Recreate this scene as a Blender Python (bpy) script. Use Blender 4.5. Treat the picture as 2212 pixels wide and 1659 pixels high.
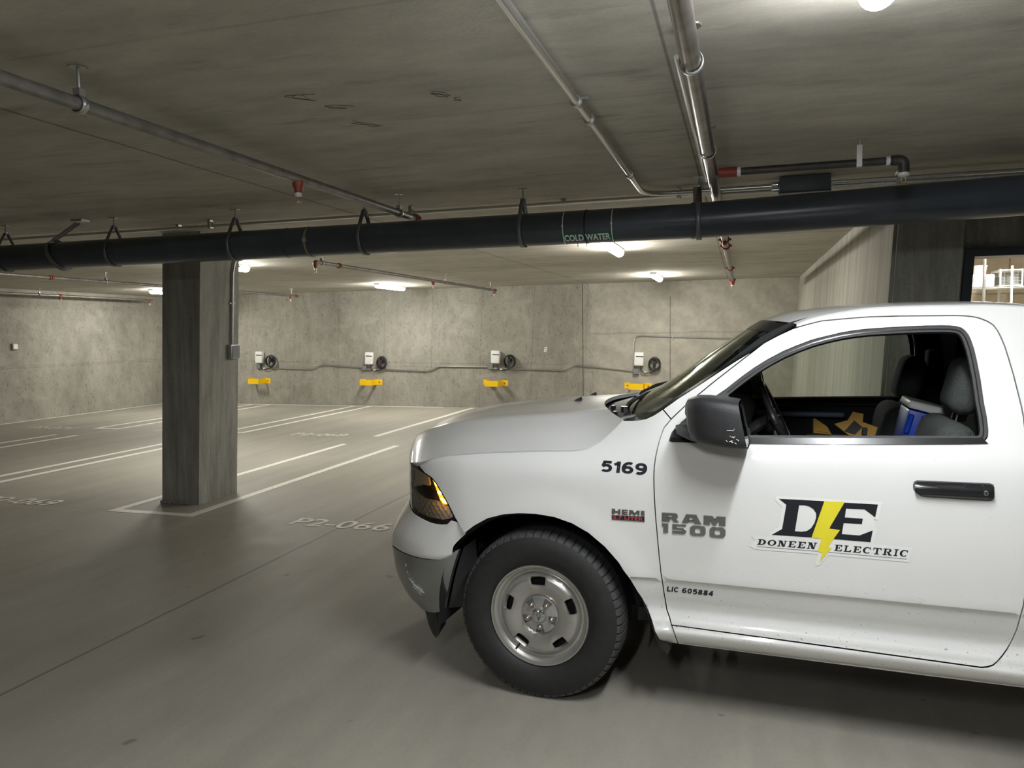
import bpy, bmesh, math, random
import numpy as np
from mathutils import Vector, Matrix
from mathutils.geometry import delaunay_2d_cdt
random.seed(7)
for o in list(bpy.data.objects): bpy.data.objects.remove(o)
SC = bpy.context.scene
COL = SC.collection

# ---------------------------------------------------------------- camera, world, exposure
# world frame: slab of the parking level is z = 0, X runs along the back wall, Y runs into the depth
CAM_H = 1.7055
def camera():
    yaw, pitch, roll = 0.293985, 0.0674189, 0.0139269
    cy, sy, cp, sp = math.cos(yaw), math.sin(yaw), math.cos(pitch), math.sin(pitch)
    fwd = Vector((-sy*cp, cy*cp, -sp)); r = Vector((cy, sy, 0)); d = fwd.cross(r)
    cr, sr = math.cos(roll), math.sin(roll)
    r2 = cr*r + sr*d; d2 = -sr*r + cr*d
    cam = bpy.data.cameras.new('camera'); o = bpy.data.objects.new('camera', cam); COL.objects.link(o)
    m = Matrix((r2, -d2, -fwd)).transposed().to_4x4(); m.translation = (0, 0, CAM_H); o.matrix_world = m
    cam.sensor_width = 36; cam.sensor_fit = 'HORIZONTAL'; cam.lens = 36*1641.0/2212; cam.clip_start = .05; cam.clip_end = 200
    SC.camera = o
camera()
w = bpy.data.worlds.new('garage_dark'); SC.world = w; w.use_nodes = True
w.node_tree.nodes['Background'].inputs[0].default_value = (.6, .65, .7, 1); w.node_tree.nodes['Background'].inputs[1].default_value = .02
SC.view_settings.view_transform = 'Standard'; SC.view_settings.look = 'None'
SC.view_settings.gamma = 1; SC.view_settings.use_curve_mapping = False; SC.view_settings.exposure = 2.45
LAMP_POWER = 34.0        # emission of the tube lamps' diffusers
SC.cycles.use_denoising = True
SC.cycles.max_bounces = 10; SC.cycles.diffuse_bounces = 6; SC.cycles.transparent_max_bounces = 16
SC.cycles.sample_clamp_indirect = 6.0
ZC = 2.75                # ceiling height
LEAN = .055              # the level is a ramp: true vertical leans a little in the slab's frame

# ---------------------------------------------------------------- node materials
def nodes(name):
    m = bpy.data.materials.new(name); m.use_nodes = True
    return m, m.node_tree, m.node_tree.nodes['Principled BSDF']
def mat(name, col, rough=.5, metal=0, coat=0, spec=.5, emit=None, es=0, grain=0, gscale=60, bump=0, bscale=200, coat_rough=.05):
    m, t, b = nodes(name)
    b.inputs['Base Color'].default_value = (*col, 1); b.inputs['Roughness'].default_value = rough; b.inputs['Metallic'].default_value = metal
    b.inputs['Coat Weight'].default_value = coat; b.inputs['Coat Roughness'].default_value = coat_rough; b.inputs['Specular IOR Level'].default_value = spec
    if emit: b.inputs['Emission Color'].default_value = (*emit, 1); b.inputs['Emission Strength'].default_value = es
    if grain or bump:
        tc = t.nodes.new('ShaderNodeTexCoord'); n = t.nodes.new('ShaderNodeTexNoise'); n.inputs['Scale'].default_value = gscale; n.inputs['Detail'].default_value = 6
        t.links.new(tc.outputs['Object'], n.inputs['Vector'])
        if grain:
            r = t.nodes.new('ShaderNodeValToRGB'); t.links.new(n.outputs['Fac'], r.inputs[0])
            r.color_ramp.elements[0].position = .3; r.color_ramp.elements[1].position = .7
            r.color_ramp.elements[0].color = (*[c*(1-grain) for c in col], 1); r.color_ramp.elements[1].color = (*[min(1, c*(1+grain)) for c in col], 1)
            t.links.new(r.outputs[0], b.inputs['Base Color'])
        if bump:
            n2 = t.nodes.new('ShaderNodeTexNoise'); n2.inputs['Scale'].default_value = bscale; n2.inputs['Detail'].default_value = 3
            t.links.new(tc.outputs['Object'], n2.inputs['Vector'])
            bp = t.nodes.new('ShaderNodeBump'); bp.inputs['Strength'].default_value = bump; bp.inputs['Distance'].default_value = .01
            t.links.new(n2.outputs['Fac'], bp.inputs['Height']); t.links.new(bp.outputs[0], b.inputs['Normal'])
    return m

class NT:
    """small helper to wire maths nodes"""
    def __init__(s, t): s.t = t
    def n(s, typ, **kw):
        x = s.t.nodes.new(typ)
        for k, v in kw.items(): setattr(x, k, v)
        return x
    def put(s, node, idx, v):
        if isinstance(v, (int, float)): node.inputs[idx].default_value = v
        elif isinstance(v, tuple): node.inputs[idx].default_value = v if len(v) != 3 or node.inputs[idx].type != 'RGBA' else (*v, 1)
        else: s.t.links.new(v, node.inputs[idx])
    def m(s, op, a, b=0.0, c=None):
        x = s.n('ShaderNodeMath', operation=op); s.put(x, 0, a); s.put(x, 1, b)
        if c is not None: s.put(x, 2, c)
        return x.outputs[0]
    def noise(s, vec, scale, detail=5, rough=.55, dist=0):
        x = s.n('ShaderNodeTexNoise'); s.put(x, 'Vector', vec); x.inputs['Scale'].default_value = scale; x.inputs['Detail'].default_value = detail
        x.inputs['Roughness'].default_value = rough; x.inputs['Distortion'].default_value = dist
        return x.outputs['Fac']
    def ramp(s, f, stops):
        x = s.n('ShaderNodeValToRGB'); s.put(x, 0, f); e = x.color_ramp.elements
        while len(e) < len(stops): e.new(.5)
        for el, (p, c) in zip(e, stops): el.position = p; el.color = (*c, 1) if isinstance(c, tuple) else (c, c, c, 1)
        return x.outputs[0]
    def mul(s, a, b, f=1.0):
        x = s.n('ShaderNodeMix', data_type='RGBA', blend_type='MULTIPLY'); s.put(x, 0, f); s.put(x, 6, a); s.put(x, 7, b); return x.outputs[2]
    def mix(s, a, b, f):
        x = s.n('ShaderNodeMix', data_type='RGBA'); s.put(x, 0, f); s.put(x, 6, a); s.put(x, 7, b); return x.outputs[2]
    def mapping(s, vec, scale, loc=(0, 0, 0), rot=(0, 0, 0)):
        x = s.n('ShaderNodeMapping'); s.put(x, 0, vec); x.inputs['Scale'].default_value = scale; x.inputs['Location'].default_value = loc; x.inputs['Rotation'].default_value = rot
        return x.outputs[0]
    def line(s, coord, at, width, period=None):
        """1 away from a thin line, 0 on it"""
        if period:
            f = s.m('SUBTRACT', coord, at); f = s.m('PINGPONG', f, period/2); d = f
        else:
            d = s.m('ABSOLUTE', s.m('SUBTRACT', coord, at))
        x = s.n('ShaderNodeMapRange'); s.put(x, 0, d); x.inputs[1].default_value = width*.4; x.inputs[2].default_value = width
        return x.outputs[0]

def concrete(name, lo, hi, kind, rough=.85):
    m, t, b = nodes(name); N = NT(t)
    tc = N.n('ShaderNodeTexCoord').outputs['Object']
    sep = N.n('ShaderNodeSeparateXYZ'); N.put(sep, 0, tc); X, Y, Z = sep.outputs
    stretch = {'wall': (1, 1, .55), 'plaster': (1, 1, 1), 'ceiling': (.45, 1.2, 1), 'floor': (1, .45, 1), 'column': (2.2, 2.2, .5), 'right': (1, 3.5, .18)}[kind]
    big = N.noise(N.mapping(tc, stretch), {'floor': .8, 'ceiling': 1.0, 'wall': .9, 'plaster': .7, 'column': 1.5, 'right': 1.6}[kind], 6, .6, .4)
    mid = N.noise(N.mapping(tc, stretch, (3, 7, 1)), 5.5, 8, .65)
    fine = N.noise(tc, 55, 4, .7)
    col = N.ramp(big, [(.28, lo), (.72, hi)])
    col = N.mul(col, N.ramp(mid, [(.28, .78), (.72, 1.12)] if kind != 'floor' else [(.3, .90), (.7, 1.06)]))
    col = N.mul(col, N.ramp(fine, [(.25, .82), (.6, 1.04)] if kind in ('wall', 'column') else [(.25, .93), (.65, 1.03)]))
    hgt = fine
    if kind == 'wall':
        tilt = N.m('ADD', X, N.m('MULTIPLY', Z, -.05))
        j = N.m('MULTIPLY', N.line(tilt, -3.34, .012, 1.22), 1.0)
        wob = N.noise(N.mapping(tc, (1, 1, 6)), 2.5, 3)
        jf = N.m('MULTIPLY', N.m('SUBTRACT', 1.0, j), N.m('MULTIPLY', wob, .55))
        h = N.line(N.m('ADD', Z, N.m('MULTIPLY', X, .012)), .94, .012)
        h2 = N.line(N.m('ADD', Z, N.m('MULTIPLY', X, .030)), .72, .010)
        hf = N.m('MULTIPLY', N.m('SUBTRACT', 1.0, N.m('MULTIPLY', h, h2)), .30)
        col = N.mul(col, N.ramp(N.m('ADD', jf, hf), [(0, 1.0), (1, .30)]))
        # sheets of the form cast each in a slightly different tone
        cell = N.m('FLOOR', N.m('DIVIDE', N.m('SUBTRACT', tilt, -3.34), 1.22))
        wn = N.n('ShaderNodeTexWhiteNoise', noise_dimensions='1D'); N.put(wn, 'W', cell)
        col = N.mul(col, N.ramp(wn.outputs['Value'], [(0, .88), (1, 1.06)]))
        # bug holes and streaks
        pits = N.ramp(N.noise(N.mapping(tc, (1, 1, .6)), 26, 2, .5), [(.30, .55), (.40, 1.0)])
        col = N.mul(col, pits, .7)
        # paler repair smears
        sm = N.ramp(N.noise(N.mapping(tc, (.5, .5, 1.3), (9, 2, 4)), 1.6, 4, .55, 1.2), [(.58, 0.0), (.66, 1.0)])
        col = N.mix(col, (hi[0]*1.22, hi[1]*1.22, hi[2]*1.22), N.m('MULTIPLY', sm, .18))
    if kind == 'plaster':
        wv = N.n('ShaderNodeTexWave', wave_type='RINGS', rings_direction='Y'); N.put(wv, 'Vector', N.mapping(tc, (.7, 1, .8), (2.6, 0, .9)))
        wv.inputs['Scale'].default_value = .75; wv.inputs['Distortion'].default_value = 5.0; wv.inputs['Detail'].default_value = 4; wv.inputs['Detail Scale'].default_value = 1.0
        col = N.mul(col, N.ramp(wv.outputs['Fac'], [(0, .93), (1, 1.05)]))
        hh = N.line(N.m('ADD', Z, N.m('MULTIPLY', N.noise(tc, 1.2, 2), .12)), 1.72, .02)
        col = N.mul(col, N.ramp(hh, [(0, .78), (1, 1.0)]))
    if kind == 'right':
        st = N.noise(N.mapping(tc, (1, 2.6, .05)), 3.0, 5, .6)
        col = N.mul(col, N.ramp(st, [(.3, .80), (.7, 1.10)]))
    if kind == 'ceiling':
        l1 = N.line(N.m('ADD', X, N.m('MULTIPLY', N.noise(tc, 2, 3), .03)), -3.20, .016)
        l2 = N.line(X, -.28, .009)
        l3 = N.line(N.m('ADD', Y, N.m('MULTIPLY', N.noise(tc, 1.5, 3), .03)), 1.05, .012, 1.22)
        br = N.ramp(N.noise(tc, .9, 2), [(.4, 0.0), (.6, .8)])
        col = N.mul(col, N.ramp(N.m('MULTIPLY', l1, l2), [(0, .50), (1, 1.0)]))
        col = N.mul(col, N.ramp(N.m('MAXIMUM', l3, N.m('SUBTRACT', 1.0, br)), [(0, .80), (1, 1.0)]))
        st = N.noise(N.mapping(tc, (.5, 2.2, 1), (4, 1, 0)), 2.2, 8, .7)
        col = N.mul(col, N.ramp(st, [(.30, .66), (.44, 1.0)]))
    if kind == 'floor':
        l1 = N.line(N.m('ADD', X, N.m('MULTIPLY', N.noise(tc, 3, 3), .02)), -3.395, .014, 9.0)
        l2 = N.line(Y, 5.895, .010)
        col = N.mul(col, N.ramp(l1, [(0, .50), (1, 1.0)]))
        col = N.mul(col, N.ramp(l2, [(0, 1.22), (1, 1.0)]))
        tr = N.noise(N.mapping(tc, (3.0, .22, 1), (1, 0, 0), (0, 0, .25)), 1.3, 5, .6)
        col = N.mul(col, N.ramp(tr, [(.30, .90), (.62, 1.03)]))
        brush = N.noise(N.mapping(tc, (90, 6, 1)), 3.0, 2)
        col = N.mul(col, N.ramp(brush, [(.3, .975), (.7, 1.02)]))
        spots = N.ramp(N.noise(tc, 7, 2, .4), [(.22, .6), (.27, 1.0)])
        col = N.mul(col, spots)
        rr = N.ramp(mid, [(.3, .52), (.7, .72)]); t.links.new(rr, b.inputs['Roughness'])
    if kind == 'column':
        st = N.noise(N.mapping(tc, (5, 5, .25)), 3, 6, .65)
        col = N.mul(col, N.ramp(st, [(.3, .70), (.62, 1.08)]))
    t.links.new(col, b.inputs['Base Color'])
    if kind != 'floor': b.inputs['Roughness'].default_value = rough
    bp = N.n('ShaderNodeBump'); bp.inputs['Strength'].default_value = .35 if kind in ('wall', 'column') else .15; bp.inputs['Distance'].default_value = .006
    N.put(bp, 'Height', N.m('ADD', hgt, mid)); t.links.new(bp.outputs[0], b.inputs['Normal'])
    return m

def glass(name, tint, refl=(1, 1, 1), ior=1.5):
    """thin clear pane: lets light straight through with a tint and reflects at glancing angles"""
    m = bpy.data.materials.new(name); m.use_nodes = True; t = m.node_tree; t.nodes.clear()
    o = t.nodes.new('ShaderNodeOutputMaterial'); mx = t.nodes.new('ShaderNodeMixShader'); tr = t.nodes.new('ShaderNodeBsdfTransparent'); gl = t.nodes.new('ShaderNodeBsdfGlossy')
    tr.inputs[0].default_value = (*tint, 1); gl.inputs['Roughness'].default_value = .02; gl.inputs[0].default_value = (*refl, 1)
    fr = t.nodes.new('ShaderNodeFresnel'); fr.inputs[0].default_value = ior
    t.links.new(fr.outputs[0], mx.inputs[0]); t.links.new(tr.outputs[0], mx.inputs[1]); t.links.new(gl.outputs[0], mx.inputs[2]); t.links.new(mx.outputs[0], o.inputs[0])
    return m

MT = dict(
    wall=concrete('board_formed_concrete', (.26, .248, .212), (.42, .40, .345), 'wall'),
    plaster=concrete('trowelled_plaster', (.355, .338, .285), (.40, .38, .325), 'plaster'),
    right=concrete('streaked_concrete', (.28, .265, .225), (.39, .37, .32), 'right'),
    pier=concrete('grey_pier_concrete', (.22, .22, .20), (.30, .295, .27), 'column'),
    ceiling=concrete('ceiling_concrete', (.40, .378, .315), (.54, .51, .435), 'ceiling'),
    floor=concrete('floor_concrete', (.285, .270, .225), (.365, .345, .292), 'floor'),
    column=concrete('column_concrete', (.23, .23, .205), (.37, .36, .32), 'column'),
    line=mat('white_line_paint', (.74, .72, .66), .6, grain=.10, gscale=14),
    stencil=mat('worn_stencil_paint', (.70, .68, .62), .7, grain=.28, gscale=18),
    pvc=mat('dark_grey_pvc', (.058, .068, .084), .30, spec=.5, grain=.12, gscale=5),
    steel=mat('galvanised_steel', (.46, .46, .45), .38, .9, grain=.15, gscale=40),
    bright=mat('bright_zinc', (.62, .62, .60), .28, .95),
    iron=mat('dull_black_iron', (.055, .052, .05), .5, .3, grain=.3, gscale=20),
    greypipe=mat('grey_steel_pipe', (.22, .205, .19), .42, .6, grain=.25, gscale=12),
    red=mat('red_iron_fitting', (.26, .045, .03), .5, .1, grain=.2),
    white=mat('white_plastic', (.80, .80, .78), .35),
    brass=mat('brass', (.55, .42, .2), .35, .9),
    rod=mat('zinc_rod', (.40, .40, .38), .4, .8),
    strap=mat('dark_grey_strap', (.20, .205, .21), .42, .6),
    graybox=mat('grey_enamel', (.20, .215, .22), .45, .1),
    darkbox=mat('slate_grey_enamel', (.085, .10, .11), .45),
    yellow=mat('yellow_powder_coat', (.90, .56, .006), .4),
    cable=mat('black_rubber_cable', (.012, .012, .014), .5),
    black=mat('black_plastic', (.026, .026, .028), .45, bump=.25, bscale=400),
    blackgloss=mat('black_gloss', (.016, .016, .018), .22),
    green=mat('green_label_tape', (.010, .105, .062), .5),
    lettering=mat('white_lettering', (.78, .80, .78), .5),
    lamp=None,
    paint=None,
    jamb=mat('painted_gap', (.10, .10, .10), .6),
    inner=mat('black_underbody', (.008, .008, .009), .8),
    chrome=mat('dull_chrome', (.46, .48, .49), .20, .95),
    badge=mat('grey_chrome_badge', (.30, .31, .32), .22, .95),
    ink=mat('black_vinyl', (.010, .012, .018), .4),
    sticker=mat('white_vinyl', (.84, .84, .82), .42),
    yvinyl=mat('yellow_vinyl', (.83, .72, .035), .42),
    redtxt=mat('red_enamel', (.62, .06, .06), .4),
    rubber=mat('tyre_rubber', (.020, .0195, .0195), .62, grain=.15, gscale=30),
    tread=mat('worn_tread', (.062, .062, .063), .75, grain=.25, gscale=60),
    wheel=mat('silver_wheel_paint', (.50, .49, .46), .33, .72, grain=.06, gscale=9),
    cap=mat('silver_cap', (.50, .50, .49), .28, .7),
    nut=mat('lug_nut', (.46, .40, .36), .3, .85),
    glassdoor=glass('green_tinted_glass', (.74, .80, .76)),
    glassfront=glass('windshield_glass', (.74, .83, .77), (.92, 1.0, .95), 1.75),
    lens=glass('clear_lens', (.93, .93, .92)),
    seat=mat('dark_grey_cloth', (.035, .038, .038), .9, grain=.25, gscale=120),
    seat2=mat('charcoal_cloth', (.060, .066, .062), .9, grain=.25, gscale=120),
    blue=mat('blue_cooler_plastic', (.008, .055, .50), .35),
    amber=mat('amber_lens', (.75, .22, .01), .2, emit=(1, .42, .02), es=.30),
    amberlit=mat('lit_amber_bulb', (1, .5, .05), .3, emit=(1, .50, .06), es=3.2),
    reflector=mat('bright_reflector', (.93, .93, .92), .3, .0),
    facet=mat('moulded_reflector', (.62, .63, .64), .25, .2),
    darklens=mat('smoked_lens_body', (.13, .13, .135), .25, .3),
    orange=mat('tan_leather', (.50, .29, .06), .7),
    mainpipe=mat('brown_steel_main', (.17, .155, .14), .30, .85, grain=.3, gscale=14),
    block=mat('tan_block', (.58, .50, .38), .8, grain=.12, gscale=8),
    mortar=mat('mortar', (.50, .46, .40), .9),
    frame=mat('dark_door_frame', (.020, .023, .030), .4),
    mirror=mat('mirror_glass', (.8, .82, .82), .02, 1.0),
)
m, t, b = nodes('lit_diffuser'); b.inputs['Base Color'].default_value = (.9, .9, .9, 1); b.inputs['Emission Color'].default_value = (1, .975, .90, 1); b.inputs['Emission Strength'].default_value = LAMP_POWER; MT['lamp'] = m
m, t, b = nodes('lit_diffuser_fill'); b.inputs['Base Color'].default_value = (.9, .9, .9, 1); b.inputs['Emission Color'].default_value = (.97, .98, 1, 1); b.inputs['Emission Strength'].default_value = LAMP_POWER*.85; MT['lampfill'] = m
m, t, b = nodes('lit_diffuser_cool'); b.inputs['Base Color'].default_value = (.9, .9, .9, 1); b.inputs['Emission Color'].default_value = (.93, .97, 1, 1); b.inputs['Emission Strength'].default_value = LAMP_POWER*.74; MT['lampcool'] = m

def car_paint():
    """white clear-coated paint with road specks on the lower body"""
    m, t, b = nodes('white_car_paint'); N = NT(t); tc = N.n('ShaderNodeTexCoord').outputs['Object']
    sep = N.n('ShaderNodeSeparateXYZ'); N.put(sep, 0, tc); Z = sep.outputs[2]
    sp = N.ramp(N.noise(tc, 75, 2, .5), [(.270, 1.0), (.285, 0.0)]); sp2 = N.ramp(N.noise(tc, 150, 2, .5), [(.27, 1.0), (.295, 0.0)])
    low = N.n('ShaderNodeMapRange'); N.put(low, 0, Z); low.inputs[1].default_value = .75; low.inputs[2].default_value = .38; low.inputs[3].default_value = .06; low.inputs[4].default_value = .8
    col = N.mix((.80, .80, .785), (.16, .13, .10), N.m('MULTIPLY', N.m('MAXIMUM', sp, sp2), low.outputs[0]))
    film = N.n('ShaderNodeMapRange'); N.put(film, 0, Z); film.inputs[1].default_value = .46; film.inputs[2].default_value = .31; film.inputs[3].default_value = 0; film.inputs[4].default_value = .45
    col = N.mix(col, (.50, .46, .39), N.m('MULTIPLY', film.outputs[0], N.noise(tc, 5, 5, .6)))
    t.links.new(col, b.inputs['Base Color']); b.inputs['Roughness'].default_value = .38; b.inputs['Coat Weight'].default_value = .9; b.inputs['Coat Roughness'].default_value = .06; b.inputs['Specular IOR Level'].default_value = .35
    return m
MT['paint'] = car_paint()

# ---------------------------------------------------------------- object helpers
def tag(o, label=None, cat=None, group=None, kind=None):
    for k, v in (('label', label), ('category', cat), ('group', group), ('kind', kind)):
        if v: o[k] = v
    return o
def thing(name, label, cat, loc=(0, 0, 0), rot=(0, 0, 0), group=None):
    o = bpy.data.objects.new(name, None); COL.objects.link(o); o.location = loc; o.rotation_euler = rot; o.empty_display_size = .1
    return tag(o, label, cat, group)
def mk(name, V, F, m, parent=None, smooth=35, normals=None):
    me = bpy.data.meshes.new(name); me.from_pydata([tuple(v) for v in V], [], [tuple(f) for f in F]); me.validate()
    me.materials.append(MT[m] if isinstance(m, str) else m)
    if smooth:
        me.polygons.foreach_set('use_smooth', [True]*len(me.polygons))
        if normals is None: me.set_sharp_from_angle(angle=math.radians(smooth))
        else: me.normals_split_custom_set_from_vertices([tuple(n) for n in normals])
    o = bpy.data.objects.new(name, me); COL.objects.link(o)
    if parent is not None: o.parent = parent
    return o
class MB:
    """collects simple shapes into one mesh"""
    def __init__(s): s.V = []; s.F = []
    def add(s, V, F):
        k = len(s.V); s.V += [tuple(v) for v in V]; s.F += [tuple(i + k for i in f) for f in F]; return s
    def box(s, a, b, M=None):
        x0, y0, z0 = a; x1, y1, z1 = b
        V = [(x0, y0, z0), (x1, y0, z0), (x1, y1, z0), (x0, y1, z0), (x0, y0, z1), (x1, y0, z1), (x1, y1, z1), (x0, y1, z1)]
        if M is not None: V = [tuple(M @ Vector(v)) for v in V]
        return s.add(V, [(0, 3, 2, 1), (4, 5, 6, 7), (0, 1, 5, 4), (1, 2, 6, 5), (2, 3, 7, 6), (3, 0, 4, 7)])
    def rbox(s, a, b, r=.01, seg=2, M=None):
        bm = bmesh.new(); bmesh.ops.create_cube(bm, size=1)
        c = [(a[i] + b[i])/2 for i in range(3)]; d = [abs(b[i] - a[i]) for i in range(3)]
        for v in bm.verts: v.co = Vector([c[i] + v.co[i]*d[i] for i in range(3)])
        bmesh.ops.bevel(bm, geom=list(bm.edges), offset=min(r, min(d)*.49), segments=seg, affect='EDGES', profile=.5)
        bm.verts.index_update(); V = [v.co.copy() for v in bm.verts]; F = [[v.index for v in f.verts] for f in bm.faces]; bm.free()
        if M is not None: V = [M @ v for v in V]
        return s.add(V, F)
    def tube(s, pts, r, n=10, cap=True, fillet=0):
        pts = [Vector(p) for p in pts]
        if fillet: pts = round_path(pts, fillet)
        up = None; V = []; F = []
        for i, p in enumerate(pts):
            t = (pts[min(i+1, len(pts)-1)] - pts[max(i-1, 0)]).normalized()
            if up is None:
                up = Vector((0, 0, 1)) if abs(t.z) < .9 else Vector((1, 0, 0))
            up = (up - t*up.dot(t)).normalized(); sd = t.cross(up)
            rr = r[i] if isinstance(r, (list, tuple)) else r
            V += [p + rr*(math.cos(a)*up + math.sin(a)*sd) for a in [2*math.pi*k/n for k in range(n)]]
        for i in range(len(pts)-1):
            for k in range(n): F.append((i*n+k, i*n+(k+1) % n, (i+1)*n+(k+1) % n, (i+1)*n+k))
        if cap: F += [tuple(range(n-1, -1, -1)), tuple((len(pts)-1)*n + k for k in range(n))]
        return s.add(V, F)
    def cyl(s, a, b, r, n=14): return s.tube([a, b], r, n)
    def lathe(s, prof, n=32, axis='y', c=(0, 0, 0), closed=False):
        """prof: (radius, along axis)"""
        V = []; F = []; P = len(prof)
        for k in range(n):
            a = 2*math.pi*k/n; ca, sa = math.cos(a), math.sin(a)
            for r, h in prof:
                V.append({'y': (c[0] + r*ca, c[1] + h, c[2] + r*sa), 'z': (c[0] + r*ca, c[1] + r*sa, c[2] + h), 'x': (c[0] + h, c[1] + r*ca, c[2] + r*sa)}[axis])
        for k in range(n):
            for i in range(P - 1):
                F.append((k*P+i, k*P+i+1, ((k+1) % n)*P+i+1, ((k+1) % n)*P+i))
        return s.add(V, F)
    def strip(s, A, B): return s.add(list(A) + list(B), [(i, i+1, len(A)+i+1, len(A)+i) for i in range(len(A)-1)])
    def poly(s, pts, h, z0=0):
        """flat polygon in xy with thickness"""
        n = len(pts); V = [(x, y, z0 + h) for x, y in pts] + [(x, y, z0) for x, y in pts]
        return s.add(V, [tuple(range(n)), tuple(range(2*n-1, n-1, -1))] + [(n+i, n+(i+1) % n, (i+1) % n, i) for i in range(n)])
    def obj(s, name, m, parent=None, smooth=35): return mk(name, s.V, s.F, m, parent, smooth)
def round_path(P, r, seg=6):
    out = [P[0]]
    for i in range(1, len(P)-1):
        a, b, c = P[i-1], P[i], P[i+1]; d1 = (a-b); d2 = (c-b); l = min(r, d1.length*.48, d2.length*.48)
        p1 = b + d1.normalized()*l; p2 = b + d2.normalized()*l
        for k in range(seg+1):
            t = k/seg; out.append((1-t)**2*p1 + 2*t*(1-t)*b + t*t*p2)
    out.append(P[-1]); return out
def dup(root, **kw):
    def cp(o, par):
        c = o.copy(); COL.objects.link(c)
        if par is not None: c.parent = par
        for ch in list(o.children): cp(ch, c)
        return c
    r = cp(root, None)
    for k in ('location', 'rotation_euler'):
        if k in kw: setattr(r, k, kw[k])
    tag(r, kw.get('label'), kw.get('cat'), kw.get('group'))
    return r
def text_mesh(s, bold=0.0, shear=0.0):
    cu = bpy.data.curves.new('txt', 'FONT'); cu.body = s; cu.offset = bold; cu.shear = shear; cu.resolution_u = 4
    o = bpy.data.objects.new('txt', cu); COL.objects.link(o); dg = bpy.context.evaluated_depsgraph_get(); dg.update()
    me = bpy.data.meshes.new_from_object(o.evaluated_get(dg)); V = [tuple(v.co[:2]) for v in me.vertices]; F = [tuple(p.vertices) for p in me.polygons]
    bpy.data.objects.remove(o); bpy.data.curves.remove(cu); bpy.data.meshes.remove(me)
    xs = [v[0] for v in V]; ys = [v[1] for v in V]; x0, x1, y0, y1 = min(xs), max(xs), min(ys), max(ys)
    return [((x-x0)/(x1-x0), (y-y0)/(y1-y0)) for x, y in V], F
def bil(q, u, v):
    """q: bottom-left, top-left, top-right, bottom-right"""
    return tuple((1-u)*(1-v)*q[0][i] + (1-u)*v*q[1][i] + u*v*q[2][i] + u*(1-v)*q[3][i] for i in range(2))
# ---------------------------------------------------------------- truck body surface (metres; x rearward from the front axle, y outward, z up)
def pchip_table(pts, n=600):
    x = np.array([p[0] for p in pts]); y = np.array([p[1] for p in pts])
    h = np.diff(x); d = np.diff(y) / h; m = np.zeros(len(x))
    for i in range(1, len(x) - 1):
        if d[i - 1] * d[i] > 0:
            w1, w2 = 2 * h[i] + h[i - 1], h[i] + 2 * h[i - 1]
            m[i] = (w1 + w2) / (w1 / d[i - 1] + w2 / d[i])
    m[0], m[-1] = d[0], d[-1]
    X = np.linspace(x[0], x[-1], n); k = np.clip(np.searchsorted(x, X) - 1, 0, len(h) - 1)
    t = (X - x[k]) / h[k]
    Y = (2*t**3 - 3*t**2 + 1)*y[k] + (t**3 - 2*t**2 + t)*h[k]*m[k] + (-2*t**3 + 3*t**2)*y[k+1] + (t**3 - t**2)*h[k]*m[k+1]
    return X, Y

DOOR_PROFILE = pchip_table([(.32,.915),(.335,.94),(.352,.958),(.372,.970),(.392,.976),(.402,.972),(.412,.967),(.43,.963),(.455,.953),(.485,.946),(.515,.951),
    (.55,.962),(.59,.973),(.617,.979),(.6235,.980),(.628,.992),(.70,.997),(.80,1.002),(.90,1.004),(1.0,1.003),(1.07,1.0),(1.12,.996),(1.17,.988),(1.21,.976),
    (1.24,.963),(1.27,.949),(1.40,.893),(1.60,.803),(1.72,.748),(1.77,.720),(1.80,.695),(1.83,.66)], 1400)
FENDER_PROFILE = pchip_table([(.32,.915),(.335,.94),(.352,.958),(.372,.970),(.392,.974),(.43,.966),(.485,.960),(.55,.968),(.59,.975),(.617,.980),(.6235,.980),(.628,.992),
    (.70,.997),(.80,1.002),(.90,1.004),(1.0,1.002),(1.05,.997),(1.09,.986),(1.12,.968),(1.15,.942),(1.18,.908),(1.21,.868),(1.25,.817),(1.30,.757),(1.36,.69),(1.5,.55)], 1400)
NOSE_TAPER = pchip_table([(-1.0,1.6),(-.95,1.05),(-.92,.80),(-.89,.62),(-.86,.48),(-.83,.375),(-.79,.275),(-.75,.205),(-.70,.142),(-.63,.086),(-.55,.045),(-.45,.015),(-.35,0.0),(-.2,0.0)])

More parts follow.
